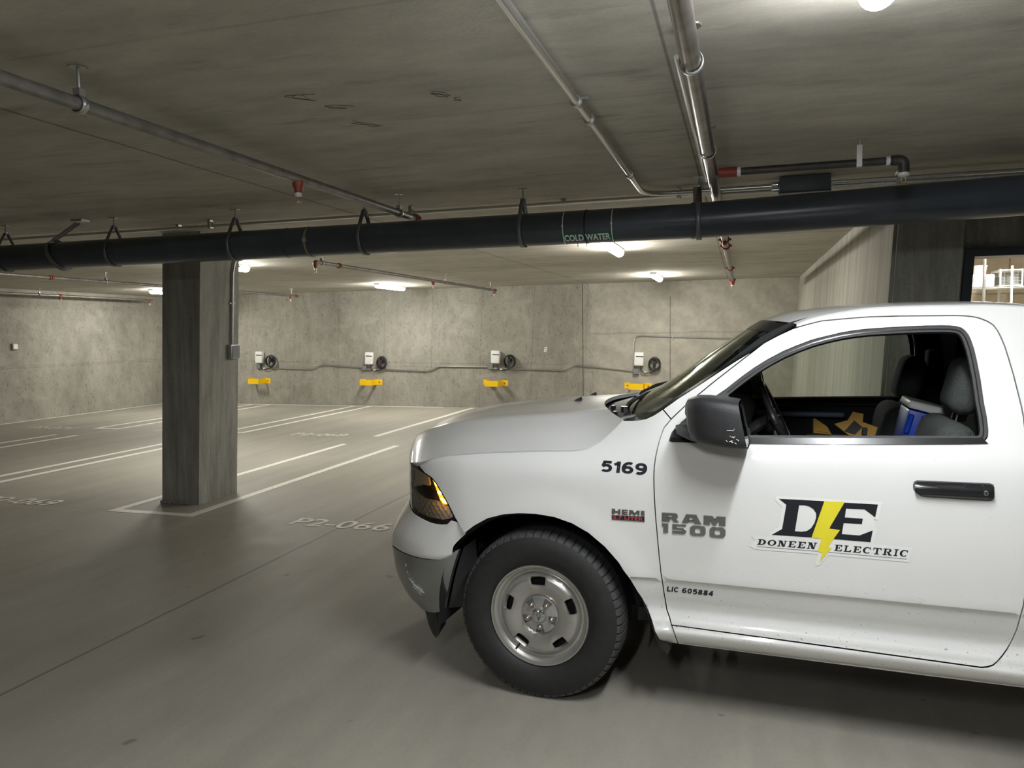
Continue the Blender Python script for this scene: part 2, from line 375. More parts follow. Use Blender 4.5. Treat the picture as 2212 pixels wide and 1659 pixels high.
def side_y(x, z):
    """half width of the body at station x and height z"""
    d = np.interp(z, *DOOR_PROFILE)
    if x < .62:
        w = min(max((x - .08) / .54, 0), 1); w = w*w*(3 - 2*w)
        d = w*d + (1 - w)*np.interp(z, *FENDER_PROFILE)
    if x < -.3:
        d -= np.interp(x, *NOSE_TAPER)
    r = math.hypot(x, z - .391)
    if r < .62:
        t = min((.62 - r)/.14, 1); d += .016*t*t*(3 - 2*t)
    return d
DATA = {
  'hood_seam': [(-0.5509,1.095),(-0.4494,1.12),(-0.3251,1.134),(-0.216,1.143),(-0.1085,1.15),(-0.0025,1.157),(0.1019,1.161),(0.1575,1.164),(0.1852,1.167),(0.2122,1.172),(0.2383,1.181),(0.2755,1.202),(0.2998,1.221),(0.324,1.244),(0.3513,1.273),(0.3759,1.302)],
  'fender': [(-0.6403,1.053),(-0.5509,1.095),(-0.4494,1.12),(-0.3251,1.134),(-0.216,1.143),(-0.1085,1.15),(-0.0025,1.157),(0.1019,1.161),(0.1575,1.164),(0.1852,1.167),(0.2122,1.172),(0.2383,1.181),(0.2755,1.202),(0.2998,1.221),(0.324,1.244),(0.3513,1.273),(0.3759,1.302),(0.4129,1.304),(0.4541,1.309),(0.4881,1.317),(0.5244,1.335),(0.5622,1.361),(0.6021,1.321),(0.588,1.303),(0.5726,1.283),(0.5624,1.251),(0.5559,1.227),(0.5485,1.187),(0.5433,1.155),(0.5396,1.115),(0.5386,1.074),(0.5398,1.033),(0.5416,0.9915),(0.5465,0.9086),(0.5536,0.8251),(0.5604,0.7408),(0.5685,0.6557),(0.5765,0.5628),(0.5861,0.4804),(0.5998,0.4484),(0.6095,0.4188),(0.6247,0.381),(0.6316,0.3158),(0.581,0.3195),(0.5542,0.3448),(0.5239,0.4325),(0.4792,0.5283),(0.4616,0.5579),(0.431,0.6157),(0.3847,0.6897),(0.324,0.7558),(0.2509,0.8125),(0.1764,0.8496),(0.0947,0.8723),(0.0054,0.8804),(-0.0735,0.8777),(-0.1477,0.8677),(-0.2299,0.8426),(-0.3011,0.8012),(-0.3509,0.7621),(-0.4042,0.8274),(-0.4247,0.8603),(-0.445,0.8936),(-0.4787,0.9396),(-0.5145,0.9851),(-0.5429,1.007),(-0.5944,1.025)],
  'door': [(0.6095,0.4188),(0.5998,0.4484),(0.5861,0.4804),(0.5765,0.5628),(0.5685,0.6557),(0.5604,0.7408),(0.5536,0.8251),(0.5465,0.9086),(0.5416,0.9915),(0.5398,1.033),(0.5386,1.074),(0.5396,1.115),(0.5433,1.155),(0.5485,1.187),(0.5559,1.227),(0.5624,1.251),(0.5726,1.283),(0.588,1.303),(0.6021,1.321),(0.6537,1.373),(0.7079,1.422),(0.7854,1.489),(0.8628,1.552),(0.9207,1.599),(0.9785,1.646),(1.036,1.678),(1.094,1.706),(1.152,1.723),(1.208,1.737),(1.302,1.745),(1.394,1.751),(1.502,1.752),(1.607,1.751),(1.71,1.75),(1.743,1.748),(1.773,1.744),(1.796,1.737),(1.821,1.725),(1.84,1.71),(1.853,1.688),(1.862,1.664),(1.874,1.623),(1.882,1.583),(1.894,1.518),(1.903,1.454),(1.91,1.405),(1.915,1.356),(1.915,1.2),(1.925,1.05),(1.925,0.85),(1.918,0.75),(1.913,0.67),(1.908,0.6185),(1.901,0.5625),(1.89,0.5106),(1.876,0.474),(1.859,0.4488),(1.842,0.4274),(1.826,0.4116),(1.807,0.4038),(1.787,0.3997)],
  'door_bottom_end': [(1.787,0.3997)],
  'window': [(0.6013,1.231),(0.6042,1.249),(0.6111,1.267),(0.6301,1.289),(0.6492,1.309),(0.7108,1.366),(0.7691,1.407),(0.827,1.448),(0.8845,1.496),(0.942,1.54),(0.9995,1.577),(1.057,1.609),(1.114,1.634),(1.171,1.656),(1.227,1.672),(1.283,1.685),(1.338,1.694),(1.393,1.7),(1.464,1.704),(1.535,1.707),(1.605,1.709),(1.659,1.709),(1.69,1.708),(1.713,1.704),(1.728,1.699),(1.739,1.689),(1.75,1.673),(1.757,1.654),(1.766,1.617),(1.772,1.576),(1.78,1.503),(1.786,1.41),(1.792,1.36),(1.794,1.312),(1.791,1.287),(1.783,1.275),(1.768,1.264)],
  'windshield_edge': [(0.5627,1.361),(0.6269,1.409),(0.7058,1.462),(0.7842,1.516),(0.8622,1.569),(0.9399,1.617),(1.017,1.664),(1.109,1.722)],
  'drip': [(1.109,1.722),(1.155,1.741),(1.209,1.757),(1.303,1.774),(1.395,1.786),(1.504,1.79),(1.61,1.791),(1.714,1.79),(1.815,1.789),(1.881,1.785),(1.919,1.782)],
  'rocker': [(0.6316,0.3158),(1.086,0.3152),(1.608,0.3124),(1.935,0.3111)],
  'sail': [(0.6037,1.232),(0.6058,1.249),(0.6136,1.266),(0.6318,1.287),(0.651,1.307),(0.711,1.364),(0.7692,1.405),(0.8233,1.443),(0.8313,1.44),(0.8425,1.416),(0.8519,1.249),(0.8522,1.24)],
  'sail_in': [(0.6165,1.244),(0.6244,1.26),(0.6613,1.296),(0.7053,1.331),(0.7099,1.248)],
  'handle': [(1.539,1.097),(1.542,1.108),(1.55,1.113),(1.671,1.114),(1.79,1.115),(1.8,1.112),(1.803,1.103),(1.802,1.066),(1.797,1.058),(1.79,1.056),(1.71,1.056),(1.581,1.058),(1.565,1.06),(1.547,1.072),(1.54,1.084)],
  'lock': [(1.775,1.085)],
  'headlight': [(-1.506,0.7758),(-0.6832,1.046),(-0.5944,1.025),(-0.5429,1.007),(-0.5267,0.9944),(-0.5127,0.9818),(-0.4787,0.9396),(-0.445,0.8922),(-0.4264,0.8587),(-0.4058,0.8272),(-0.4303,0.8084),(-0.4569,0.792),(-0.4973,0.7863),(-0.5397,0.7832),(-0.585,0.7861),(-0.6238,0.7929),(-0.6827,0.8008),(-1.524,0.4252),(-1.537,0.4772),(-1.531,0.589),(-1.515,0.7018)],
  'amber': [(-0.5276,1.04),(-0.5198,1.034),(-0.5257,1.005),(-0.5099,0.9857),(-0.4874,0.9563),(-0.4658,0.9233),(-0.4467,0.892),(-0.4469,0.8863),(-0.4799,0.8838),(-0.4975,0.9016),(-0.5106,0.9286),(-0.5335,0.9757),(-0.5477,0.9989),(-0.5335,1.018)],
  'hl_bright': [(-0.708,1.041),(-0.6228,1.028),(-0.5886,1.011),(-0.5731,0.9668),(-0.5945,0.9563),(-0.6409,0.9518),(-0.7021,0.9347)],
  'hl_dark': [(-0.6823,0.9395),(-0.6227,0.9588),(-0.5732,0.9596),(-0.5436,0.9385),(-0.5643,0.8995),(-0.6183,0.9048),(-0.6685,0.9129)],
  'number_5169_box': [(0.3004,1.088),(0.3053,1.134),(0.5098,1.133),(0.5074,1.083)],
  'lic_box': [(0.5895,0.5689),(0.5937,0.5939),(0.7903,0.5929),(0.7854,0.5683)],
  'hemi_box': [(0.3553,0.8787),(0.3554,0.9277),(0.5007,0.9265),(0.5005,0.8787)],
  'ram': [[[(0.5737,0.9255),(0.6337,0.9267),(0.6422,0.9199),(0.6427,0.9064),(0.6364,0.9005),(0.6475,0.8868),(0.6263,0.8869),(0.6138,0.8996),(0.6077,0.8997),(0.6087,0.8867),(0.5737,0.8863)],[(0.6023,0.9136),(0.6172,0.9141),(0.6172,0.9081),(0.6013,0.9075)]],[[(0.6764,0.9259),(0.7198,0.9262),(0.7407,0.8857),(0.7121,0.8851),(0.7079,0.8921),(0.6896,0.8916),(0.6833,0.8862),(0.657,0.8856)],[(0.6974,0.913),(0.7063,0.902),(0.6891,0.9019)]],[[(0.7483,0.9253),(0.7862,0.9255),(0.7947,0.9133),(0.8034,0.9251),(0.84,0.9251),(0.8392,0.8851),(0.8112,0.8845),(0.8111,0.9038),(0.7999,0.8837),(0.7876,0.8838),(0.7768,0.9026),(0.7763,0.8846),(0.7479,0.8851)]],[[(0.5736,0.878),(0.6023,0.8788),(0.6016,0.8383),(0.5802,0.8371),(0.5803,0.8648),(0.5741,0.8648)]],[[(0.6178,0.8786),(0.6765,0.8789),(0.6765,0.8707),(0.6377,0.8697),(0.6377,0.8623),(0.6654,0.8631),(0.6773,0.8585),(0.6786,0.8477),(0.6746,0.8392),(0.6654,0.8365),(0.6177,0.836),(0.6177,0.8484),(0.6575,0.8488),(0.658,0.8529),(0.6177,0.8539)]],[[(0.7022,0.8781),(0.7438,0.8791),(0.7555,0.8754),(0.7588,0.8649),(0.7583,0.8459),(0.7529,0.8378),(0.7413,0.835),(0.7048,0.8339),(0.6938,0.8393),(0.6912,0.8514),(0.6922,0.8679)],[(0.7178,0.8658),(0.7322,0.8661),(0.7355,0.8604),(0.7348,0.8494),(0.7309,0.8464),(0.7178,0.8459),(0.7139,0.8505),(0.7145,0.8614)]],[[(0.7825,0.8775),(0.8247,0.8789),(0.8362,0.8749),(0.8403,0.8645),(0.8396,0.8457),(0.8338,0.8371),(0.8223,0.834),(0.7865,0.8332),(0.7749,0.8377),(0.7723,0.8497),(0.7733,0.8674)],[(0.7992,0.8648),(0.8133,0.8651),(0.8164,0.8599),(0.8159,0.8491),(0.8121,0.8461),(0.7993,0.8456),(0.7954,0.8502),(0.7959,0.8602)]]],
  'hemi': [[[(0.3547,0.8982),(0.5004,0.9025),(0.5008,0.8781),(0.3553,0.8782)]],[[(0.3554,0.9277),(0.3708,0.9279),(0.3702,0.9189),(0.3839,0.9193),(0.3845,0.9277),(0.3946,0.9275),(0.3939,0.9032),(0.3819,0.9029),(0.3822,0.91),(0.3688,0.9096),(0.3682,0.9025),(0.3547,0.9022)]],[[(0.3996,0.9265),(0.4279,0.9267),(0.4273,0.9212),(0.409,0.9205),(0.409,0.9166),(0.4256,0.9172),(0.4256,0.9121),(0.4084,0.9115),(0.4084,0.909),(0.4278,0.909),(0.4273,0.9039),(0.3989,0.9033)]],[[(0.432,0.9268),(0.4478,0.927),(0.4568,0.9152),(0.4665,0.9269),(0.4788,0.9269),(0.4779,0.9042),(0.4678,0.904),(0.4681,0.9132),(0.4596,0.904),(0.4513,0.904),(0.4422,0.9133),(0.4416,0.9038),(0.4311,0.9036)]],[[(0.4835,0.9272),(0.5004,0.927),(0.4998,0.9044),(0.4829,0.9043)]]],
  'hemi_text': [(0.3608,0.8841),(0.3614,0.897),(0.4952,0.8977),(0.4943,0.8838)],
  'logo_black': [[[(1.048,1.015),(1.22,1.016),(1.174,0.8649),(1.022,0.8638),(1.062,0.8914),(1.077,0.9919)],[(1.126,0.9931),(1.145,0.9944),(1.164,0.9909),(1.18,0.9807),(1.19,0.9643),(1.19,0.9473),(1.184,0.9247),(1.172,0.9033),(1.156,0.8901),(1.137,0.8858),(1.111,0.8858)]],[[(1.294,1.015),(1.414,1.015),(1.405,0.9638),(1.367,0.9924),(1.3,0.9918),(1.296,0.9559),(1.361,0.9553),(1.358,0.9337),(1.292,0.9328),(1.286,0.8877),(1.35,0.8874),(1.397,0.9113),(1.39,0.8637),(1.256,0.8648),(1.279,0.9034),(1.239,0.9057)]]],
  'logo_yellow': [[[(1.22,1.016),(1.294,1.017),(1.239,0.9067),(1.279,0.9041),(1.234,0.8286),(1.25,0.8291),(1.205,0.7662),(1.215,0.8053),(1.196,0.8105),(1.212,0.8619),(1.174,0.8649)]]],
  'logo_white': [[[(1.04,1.026),(1.429,1.027),(1.415,0.9535),(1.4,0.9558),(1.407,0.9247),(1.411,0.9217),(1.402,0.8557),(1.536,0.8528),(1.526,0.7952),(1.239,0.797),(1.206,0.7524),(1.191,0.7474),(1.189,0.7647),(1.2,0.798),(0.9566,0.7965),(0.9334,0.8097),(0.9581,0.8321),(0.9414,0.8538),(1.012,0.8542),(1.014,0.8719),(1.049,0.8973),(1.063,0.9814),(1.033,1.01)]]],
  'logo_text1': [(0.9648,0.8178),(0.9696,0.8419),(1.196,0.845),(1.189,0.8175)],
  'logo_text2': [(1.258,0.8176),(1.262,0.8431),(1.526,0.8429),(1.521,0.8158)],
  'logo_line': [(0.9648,0.8107),(1.196,0.8105),(1.196,0.8091),(0.9648,0.8093),(1.238,0.8104),(1.519,0.808),(1.519,0.8067),(1.238,0.8091)],
}
# ---------------------------------------------------------------- setting
def struct(name, m, *boxes, smooth=None, label=None):
    b = MB()
    for a, c in boxes: b.box(a, c)
    o = b.obj(name, m, smooth=smooth); o['kind'] = 'structure'
    if label: o['label'] = label
    return o
XL, YB, XR, YF, XE = -14.4, 16.45, 1.1, -7.0, 7.0
floor = struct('floor', 'floor', ((XL-.2, YF-.2, -.25), (XE+.2, YB+.2, 0)))
ceiling = struct('ceiling', 'ceiling', ((XL-.2, YF-.2, ZC), (XE+.2, YB+.2, ZC+.25)))
wall_left = struct('wall_left', 'wall', ((XL-.2, YF-.2, 0), (XL, YB+.2, ZC)))
wall_back = struct('wall_back', 'wall', ((XL, YB, 0), (XR+.2, YB+.2, ZC)))
wall_front = struct('wall_front', 'wall', ((XL, YF-.2, 0), (XE, YF, ZC)))
wall_side = struct('wall_side', 'wall', ((XE, YF-.2, 0), (XE+.2, YB+.2, ZC)))
# right wall: its free end leans with the true vertical
def sheared_box(b, a, c):
    k = len(b.V); b.box(a, c)
    for i in range(k, len(b.V)): x, y, z = b.V[i]; b.V[i] = (x + LEAN*z, y, z)
def lean_struct(name, m, *boxes, parent=None):
    b = MB()
    for a, c in boxes: sheared_box(b, a, c)
    o = b.obj(name, m, parent, smooth=None)
    if parent is None: o['kind'] = 'structure'
    return o
wall_right = lean_struct('wall_right', 'right', ((.96, 6.40, 0), (1.20, YB, ZC)))
lean_struct('wall_pier', 'pier', ((.985, 6.36, 0), (1.43, 6.56, ZC)))
lean_struct('wall_door', 'pier', ((1.40, 6.45, 0), (1.46, 6.66, ZC)), ((1.459, 6.45, 2.284), (2.575, 6.66, ZC)), ((2.574, 6.45, 0), (XE, 6.66, ZC)))
d = lean_struct('door_1', 'frame', ((1.459, 6.41, 0), (1.522, 6.68, 2.284)), ((2.512, 6.41, 0), (2.575, 6.68, 2.284)), ((1.522, 6.41, 2.22), (2.512, 6.68, 2.284)))
d['label'] = 'dark grey steel door frame'
for z in (1.96, 1.1, .3):
    b = MB(); sheared_box(b, (1.522, 6.48, z), (1.528, 6.53, z+.13)); b.obj('hinge', 'bright', d, None)
# trowelled plaster on the right part of the back wall, standing slightly proud, ragged at its left edge and foot
ys, n = [], 40
pts = [(-3.10 + .05*random.uniform(-1, 1) - (.06 if z > 1.2 else 0), z) for z in np.linspace(.30, 2.745, 26)]
foot = [(x, .27 + .03*random.uniform(-1, 1)) for x in np.linspace(.95, -3.05, 30)]
ol = pts + [(1.13, 2.745), (1.05, .27)] + foot
V = [(x, YB-.012, z) for x, z in ol] + [(x, YB+.01, z) for x, z in ol]; k = len(ol)
mk('plaster_coat', V, [tuple(range(k))] + [(i, i+k, (i+1) % k + k, (i+1) % k) for i in range(k)], 'plaster', wall_back, None)['label'] = 'smooth trowelled plaster patch'
MB().box((-1.478+.02, YB-.016, .25), (-1.47+.02, YB-.011, 2.43)).obj('control_joint', 'inner', wall_back, None)
MB().box((-3.345, YB-.004, 0), (-3.337, YB+.01, ZC)).obj('construction_joint', 'inner', wall_back, None)
# concrete column, plumb, so it leans in the slab's frame
b = MB(); sheared_box(b, (-5.737, 6.385, 0), (-5.283, 6.995, ZC)); column = b.obj('concrete_column', 'column', smooth=None)
tag(column, 'square grey concrete column standing between the parking stalls', 'column', kind='structure')
b = MB(); rnd = random.Random(3)
for i in range(14):
    x = -5.74 + .30*rnd.random(); h = .012 + .022*rnd.random()
    b.rbox((x, 6.345 + .02*rnd.random(), 0), (x + .05, 6.39, h), .005, 1)
b.obj('grout_crumbs', 'column', column)['kind'] = 'stuff'
# carpenter's scribbles left on the ceiling soffit
SCR1, SCR2, SCR3 = (-1.86, 3.02), (-1.27, 3.16), (-1.80, 3.46)
def scribble(cx, cy, w, h, n, seed):
    r = random.Random(seed); P = [(cx + w*math.sin(2.3*i + r.random()) * (.4 + .6*r.random()), cy + h*math.cos(1.7*i + r.random()) * (.4 + .6*r.random()), ZC - .0012) for i in range(n)]
    return [tuple(p) for p in round_path([Vector(p) for p in P], .1, 4)]
b = MB()
for a in ((SCR1[0], SCR1[1], .13, .10, 7, 1), (SCR1[0]+.08, SCR1[1]+.15, .10, .06, 6, 2), (SCR2[0], SCR2[1], .09, .09, 7, 3), (SCR2[0]+.05, SCR2[1]+.1, .05, .05, 5, 4), (SCR3[0], SCR3[1], .14, .12, 6, 5)): b.tube(scribble(*a), .0009, 4)
o = b.obj('pencil_scribbles', 'iron', ceiling); o['kind'] = 'stuff'; o['label'] = 'dark pencil scribbles on the ceiling'
# ---- painted lines and stencilled stall numbers, part of the floor
def pl(label, *rects):
    b = MB()
    for x0, y0, x1, y1 in rects: b.box((x0, y0, .0005), (x1, y1, .003))
    o = b.obj('parking_line', 'line', floor, None); o['label'] = label
W = .10
pl('white U-shaped line around the column', (-6.0, 5.93, -5.0, 5.93+W), (-6.0, 5.93+W, -5.9, 10.55), (-5.1, 5.93+W, -5.0, 10.55))
pl('white double line left of the column', (-8.94, 5.93, -8.48, 5.93+W), (-8.94, 5.93+W, -8.84, 10.5), (-8.58, 5.93+W, -8.48, 10.5))
pl('white double line at the far left', (-11.78, 5.93, -11.2, 5.93+W), (-11.78, 5.93+W, -11.68, 10.55), (-11.3, 5.93+W, -11.2, 10.55))
pl('white double line behind the column towards the back wall', (-8.95, 11.40, -8.42, 11.40+W), (-8.95, 11.5, -8.85, 16.28), (-8.52, 11.5, -8.42, 16.28))
pl('white double line ending near the left wall', (-11.80, 11.42, -11.20, 11.42+W), (-11.80, 11.52, -11.70, 16.28), (-11.30, 11.52, -11.20, 16.28))
pl('white single line running to the back wall beyond the hood', (-5.93, 11.45, -5.82, 16.28))
pl('white line along the foot of the back wall', (-14.2, 16.28, -6.6, 16.37))
pl('white line along the foot of the left wall', (-14.36, 7.0, -14.27, 16.28))
def stencil(s, x0, y0, x1, y1, label):
    V, F = text_mesh(s, bold=.012)
    mk('stall_number', [(x0 + u*(x1-x0), y0 + v*(y1-y0), .0032) for u, v in V], F, 'stencil', floor, None)['label'] = label
stencil('P2-066', -3.93, 5.885, -2.955, 6.145, 'faded stencil P2-066')
stencil('P2-068', -7.44, 11.33, -6.43, 11.62, 'faded stencil P2-068')
stencil('P2-069', -7.78, 5.96, -6.80, 6.22, 'faded stencil P2-069')
stencil('P2-070', -10.28, 11.30, -9.30, 11.58, 'faded stencil P2-070')
stencil('P2-071', -13.2, 11.20, -12.2, 11.48, 'faded stencil P2-071')

# ---------------------------------------------------------------- ceiling lamps
def lamp(x, y0, y1, label, cool=False):
    t = thing('ceiling_light', label, 'lamp', (x, (y0+y1)/2, ZC), group='tube lights on the garage ceiling'); L = (y1-y0)/2; hw = .058
    MB().rbox((-hw, -L, -.045), (hw, L, 0), .012, 2).obj('housing', 'white', t)
    b = MB(); V = []; n = 10; ends = [(-L+.012, .55), (-L+.03, .92), (-L+.05, 1), (L-.05, 1), (L-.03, .92), (L-.012, .55)]
    for y, s in ends:
        V += [(hw*.97*s*math.cos(a), y, -.046 - .055*s*math.sin(a)) for a in [math.pi*k/n for k in range(n+1)]]
    F = [(i*(n+1)+k, i*(n+1)+k+1, (i+1)*(n+1)+k+1, (i+1)*(n+1)+k) for i in range(len(ends)-1) for k in range(n)]
    F += [tuple(range(n+1)), tuple((len(ends)-1)*(n+1) + k for k in range(n, -1, -1))]
    b.add(V, F).obj('diffuser', cool if isinstance(cool, str) else 'lampcool' if cool else 'lamp', t)
    for y in (-L*.55, L*.55):
        for s in (-1, 1): MB().box((s*hw - .003, y-.02, -.055), (s*hw + .003, y+.02, -.025)).obj('clip', 'steel', t, None)
    return t
lamp(.38, 1.38, 2.60, 'lit tube light over the pickup, only its end in view at the top edge', True)
lamp(-1.50, 8.60, 9.82, 'lit tube light just under the pipe lettering, above the pickup hood')
lamp(-1.53, 13.85, 15.1, 'lit tube light by the back wall over the fourth charger')
lamp(-7.10, 14.05, 15.35, 'lit tube light by the back wall over the second charger')
lamp(-7.0, 8.50, 9.72, 'lit tube light half hidden at the right edge of the column')
lamp(-12.15, 13.45, 14.7, 'lit tube light at the left edge of the column, near the left wall')

lamp(-.35, -1.6, -.38, 'unseen tube light added on the ceiling behind the viewpoint as fill', 'lampfill')  # unseen lamp, added to fill the near floor, column and truck side

# ---------------------------------------------------------------- large water pipe with its hangers
PY, PZ, PR = 5.41, 2.453, .117
t = thing('water_pipe', 'thick dark grey water pipe running across under the ceiling', 'pipe')
b = MB().tube([(-14.3, PY, PZ), (-3.5, PY, PZ)], PR, 48); b.obj('pipe_length', 'pvc', t)
MB().tube([(-3.5, PY, PZ), (-.30, PY, PZ)], PR, 48).obj('pipe_length', 'pvc', t)
MB().tube([(-.32, PY, PZ), (5.2, PY, PZ + .024*5.5)], [PR + .002, PR + .013], 48).obj('pipe_length', 'pvc', t)
def ring(x, w, r, m, name, lab=None):
    o = MB().lathe([(PR-.002, -w/2), (r, -w/2), (r, w/2), (PR-.002, w/2)], 48, 'x', (x, PY, PZ)).obj(name, m, t)
    if lab: o['label'] = lab
ring(-3.5, .012, PR+.003, 'pvc', 'joint_ring'); ring(-.325, .02, PR+.006, 'pvc', 'joint_ring')
ring(-1.06, .010, PR+.004, 'blackgloss', 'cable_tie'); ring(-1.215, .006, PR+.003, 'white', 'cable_tie', 'white cable tie'); ring(-.868, .006, PR+.003, 'white', 'cable_tie', 'white cable tie')
for x in (-1.215, -.868): MB().rbox((x-.006, PY-PR-.012, PZ-.01), (x+.006, PY-PR-.002, PZ+.004), .002, 1).obj('tie_head', 'white', t)
for x in (-1.12, -1.06): MB().tube([(x, PY-.05, PZ-PR-.0), (x+.002, PY-.05, PZ-PR-.028)], .0025, 6).obj('tie_tail', 'blackgloss', t)
def on_pipe(x, deg, r): a = math.radians(deg); return (x, PY - r*math.cos(a), PZ + r*math.sin(a))
A_ = [on_pipe(-1.243, d, PR+.0015) for d in np.linspace(-62, -27, 12)]; B_ = [on_pipe(-.845, d, PR+.0015) for d in np.linspace(-62, -27, 12)]
tape = MB().strip(A_, B_).obj('label_tape', 'green', t); tape['label'] = 'green tape reading COLD WATER'
V, F = text_mesh('COLD WATER', bold=.03)
mk('lettering', [on_pipe(-1.208 + u*.328, -58 + v*26, PR+.0060) for u, v in V], F, 'lettering', tape, None)
def hanger(x, label, rod_top=ZC, m='strap', slim=False, yoff=0):
    t = thing('pipe_hanger', label, 'hanger', (x, PY, ZC), (0, 0, 0), 'strap hangers of the water pipe')
    r = PR + (.015 if x > -.3 else .010); apex = PZ + PR + .11; b = MB(); w = .011 if slim else .016
    P = []
    for k in range(25):
        a = math.radians(200 - 220*k/24 + 180) ; P.append((r*math.cos(a), PZ - ZC + r*math.sin(a)))
    P = [(.012, apex - ZC)] + P + [(-.012, apex - ZC)]
    A1 = [(-w, y, z) for y, z in P]; B1 = [(w, y, z) for y, z in P]; b.strip(A1, B1)
    o = b.obj('strap', m, t); s = o.modifiers.new('thick', 'SOLIDIFY'); s.thickness = .004; s.offset = 1
    MB().tube([(0, 0, apex-ZC-.02), (0, 0, 0)], .006, 8).obj('rod', 'rod', t)
    MB().cyl((0, 0, apex-ZC-.012), (0, 0, apex-ZC+.012), .012, 6).obj('nut', 'rod', t)
    MB().rbox((-.035, -.02, -.006), (.035, .02, 0), .002, 1).obj('plate', 'rod', t)
    return t
h = hanger(-6.47, 'pipe hanger strap nearest the left edge of the photo')
for x, lab in ((-5.24, 'pipe hanger strap left of the column, next to the slanted brace'), (-4.0, 'pipe hanger strap crossing in front of the column'), (-2.82, 'pipe hanger strap above the second charger'),
               (-1.535, 'pipe hanger strap left of the COLD WATER tape'), (-.285, 'pipe hanger strap right of the COLD WATER tape, beside the steel sprinkler main')):
    hanger(x, lab)
b = MB(); t = thing('seismic_brace', 'slanted steel strut brace clamped round the water pipe left of the column', 'brace', (-5.85, PY, PZ))
ang = MB(); R_ = Matrix.Rotation(math.radians(-28), 4, 'Y')
ang.lathe([(PR+.012, -.02), (PR+.017, -.02), (PR+.017, .02), (PR+.012, .02)], 40, 'x'); o = ang.obj('clamp', 'strap', t); o.rotation_euler = (0, math.radians(-24), 0); o.scale = (1, 1, 1.11)
for dy in (-.018, .018): MB().tube([(.02, -.075+dy, .125), (.24, -.02+dy, .272)], .010, 6).obj('strut_rail', 'rod', t)
MB().box((.20, -.06, .282), (.32, .03, .295)).obj('ceiling_foot', 'rod', t, None)
t = thing('strap_clamp', 'pale yellowish strap wrapped round the water pipe right of the column', 'strap', (-3.29, PY, PZ))
A1 = [(-.008 + .0, -(PR+.004)*math.cos(a), (PR+.004)*math.sin(a)) for a in np.linspace(-2.0, 1.5, 24)]; B1 = [(x+.018, y, z) for x, y, z in A1]
o = MB().strip(A1, B1).obj('band', mat('aged_strap', (.30, .28, .17), .6), t); MB().rbox((-.012, -PR-.016, -.015), (.024, -PR-.003, .018), .003, 1).obj('buckle', mat('aged_buckle', (.34, .31, .12), .5), t)

# ---------------------------------------------------------------- sprinkler pipes
def head(t, y, z, r, x=0, drop=.0):
    MB().lathe([(0, .012), (r*1.25, .012), (r*1.3, -.012), (r*.9, -.035), (r*.9, -.055), (0, -.055)], 14, 'z', (x, y, z-r)).obj('outlet_tee', 'red', t)
    h = MB().lathe([(0, -.05), (r*.75, -.05), (r*.75, -.075), (.3*r, -.078), (0, -.078)], 12, 'z', (x, y, z-r)).obj('sprinkler_head', 'white', t)
    b = MB(); b.tube([(x-.010, y, z-r-.076), (x-.010, y, z-r-.105)], .0028, 6); b.tube([(x+.010, y, z-r-.076), (x+.010, y, z-r-.105)], .0028, 6)
    b.lathe([(0, -.105), (.017, -.104), (.017, -.108), (0, -.108)], 12, 'z', (x, y, z-r)); b.obj('deflector', 'brass', h)
def coupling(t, y, z, r, x=0):
    c = MB().lathe([(r*.9, -.03), (r*1.35, -.03), (r*1.42, 0), (r*1.35, .03), (r*.9, .03)], 16, 'y', (x, y, z)).obj('coupling', 'red', t)
    MB().rbox((x-r*1.9, y-.012, z-.012), (x-r*1.2, y+.012, z+.012), .004, 1).obj('bolt_pad', 'red', c); MB().rbox((x+r*1.2, y-.012, z-.012), (x+r*1.9, y+.012, z+.012), .004, 1).obj('bolt_pad', 'red', c)
def band(y, z, r, x, label):
    t = thing('ring_hanger', label, 'hanger', (x, y, ZC), group='ring hangers of the sprinkler pipes')
    zz = z - ZC; a = np.linspace(0, 2*math.pi, 21); R1 = r + .004
    s = MB().strip([((R1)*math.sin(q), -.014, zz + R1*math.cos(q)) for q in a], [((R1)*math.sin(q), .014, zz + R1*math.cos(q)) for q in a]).obj('ring', 'rod', t)
    sm = s.modifiers.new('thick', 'SOLIDIFY'); sm.thickness = .004; sm.offset = 1
    MB().box((-.016, -.014, zz + R1), (.016, .014, zz + R1 + .028)).obj('saddle', 'rod', t, None)
    MB().tube([(0, 0, zz+R1+.02), (0, 0, 0)], .006, 8).obj('rod', 'rod', t); MB().lathe([(0, -.006), (.035, -.006), (.035, 0), (0, 0)], 8, 'z').obj('plate', 'rod', t)
def spipe(x, z, y0, y1, r, label, couplings=(), heads=(), m='greypipe', sag=0):
    t = thing('sprinkler_pipe', label, 'pipe', (x, 0, 0), group=None)
    MB().tube([(0, y0, z), (0, y1, z)], r, 20).obj('pipe_length', m, t)
    for y in couplings: coupling(t, y, z, r)
    for y in heads: head(t, y, z, r)
    return t
p1 = spipe(-2.45, 2.607, -3.0, 5.57, .026, 'dull steel sprinkler pipe slanting in from the left edge under the dark ceiling', (5.55,), (3.90,))
band(2.39, 2.607, .026, -2.45, 'ring hanger on a rod holding the sprinkler pipe at upper left'); band(5.25, 2.607, .026, -2.45, 'ring hanger near the red end of the sprinkler pipe that stops at the water pipe')
p3 = spipe(-4.98, 2.60, 8.25, 15.35, .024, 'thin sprinkler pipe running to the back wall right of the column', (8.82, 15.3), (8.25, 11.95, 15.25))
for y, l in ((8.40, 'ring hanger just under the water pipe on the sprinkler pipe right of the column'), (12.5, 'ring hanger half way along the sprinkler pipe right of the column'), (15.0, 'ring hanger at the back wall end of the sprinkler pipe right of the column')): band(y, 2.60, .024, -4.98, l)
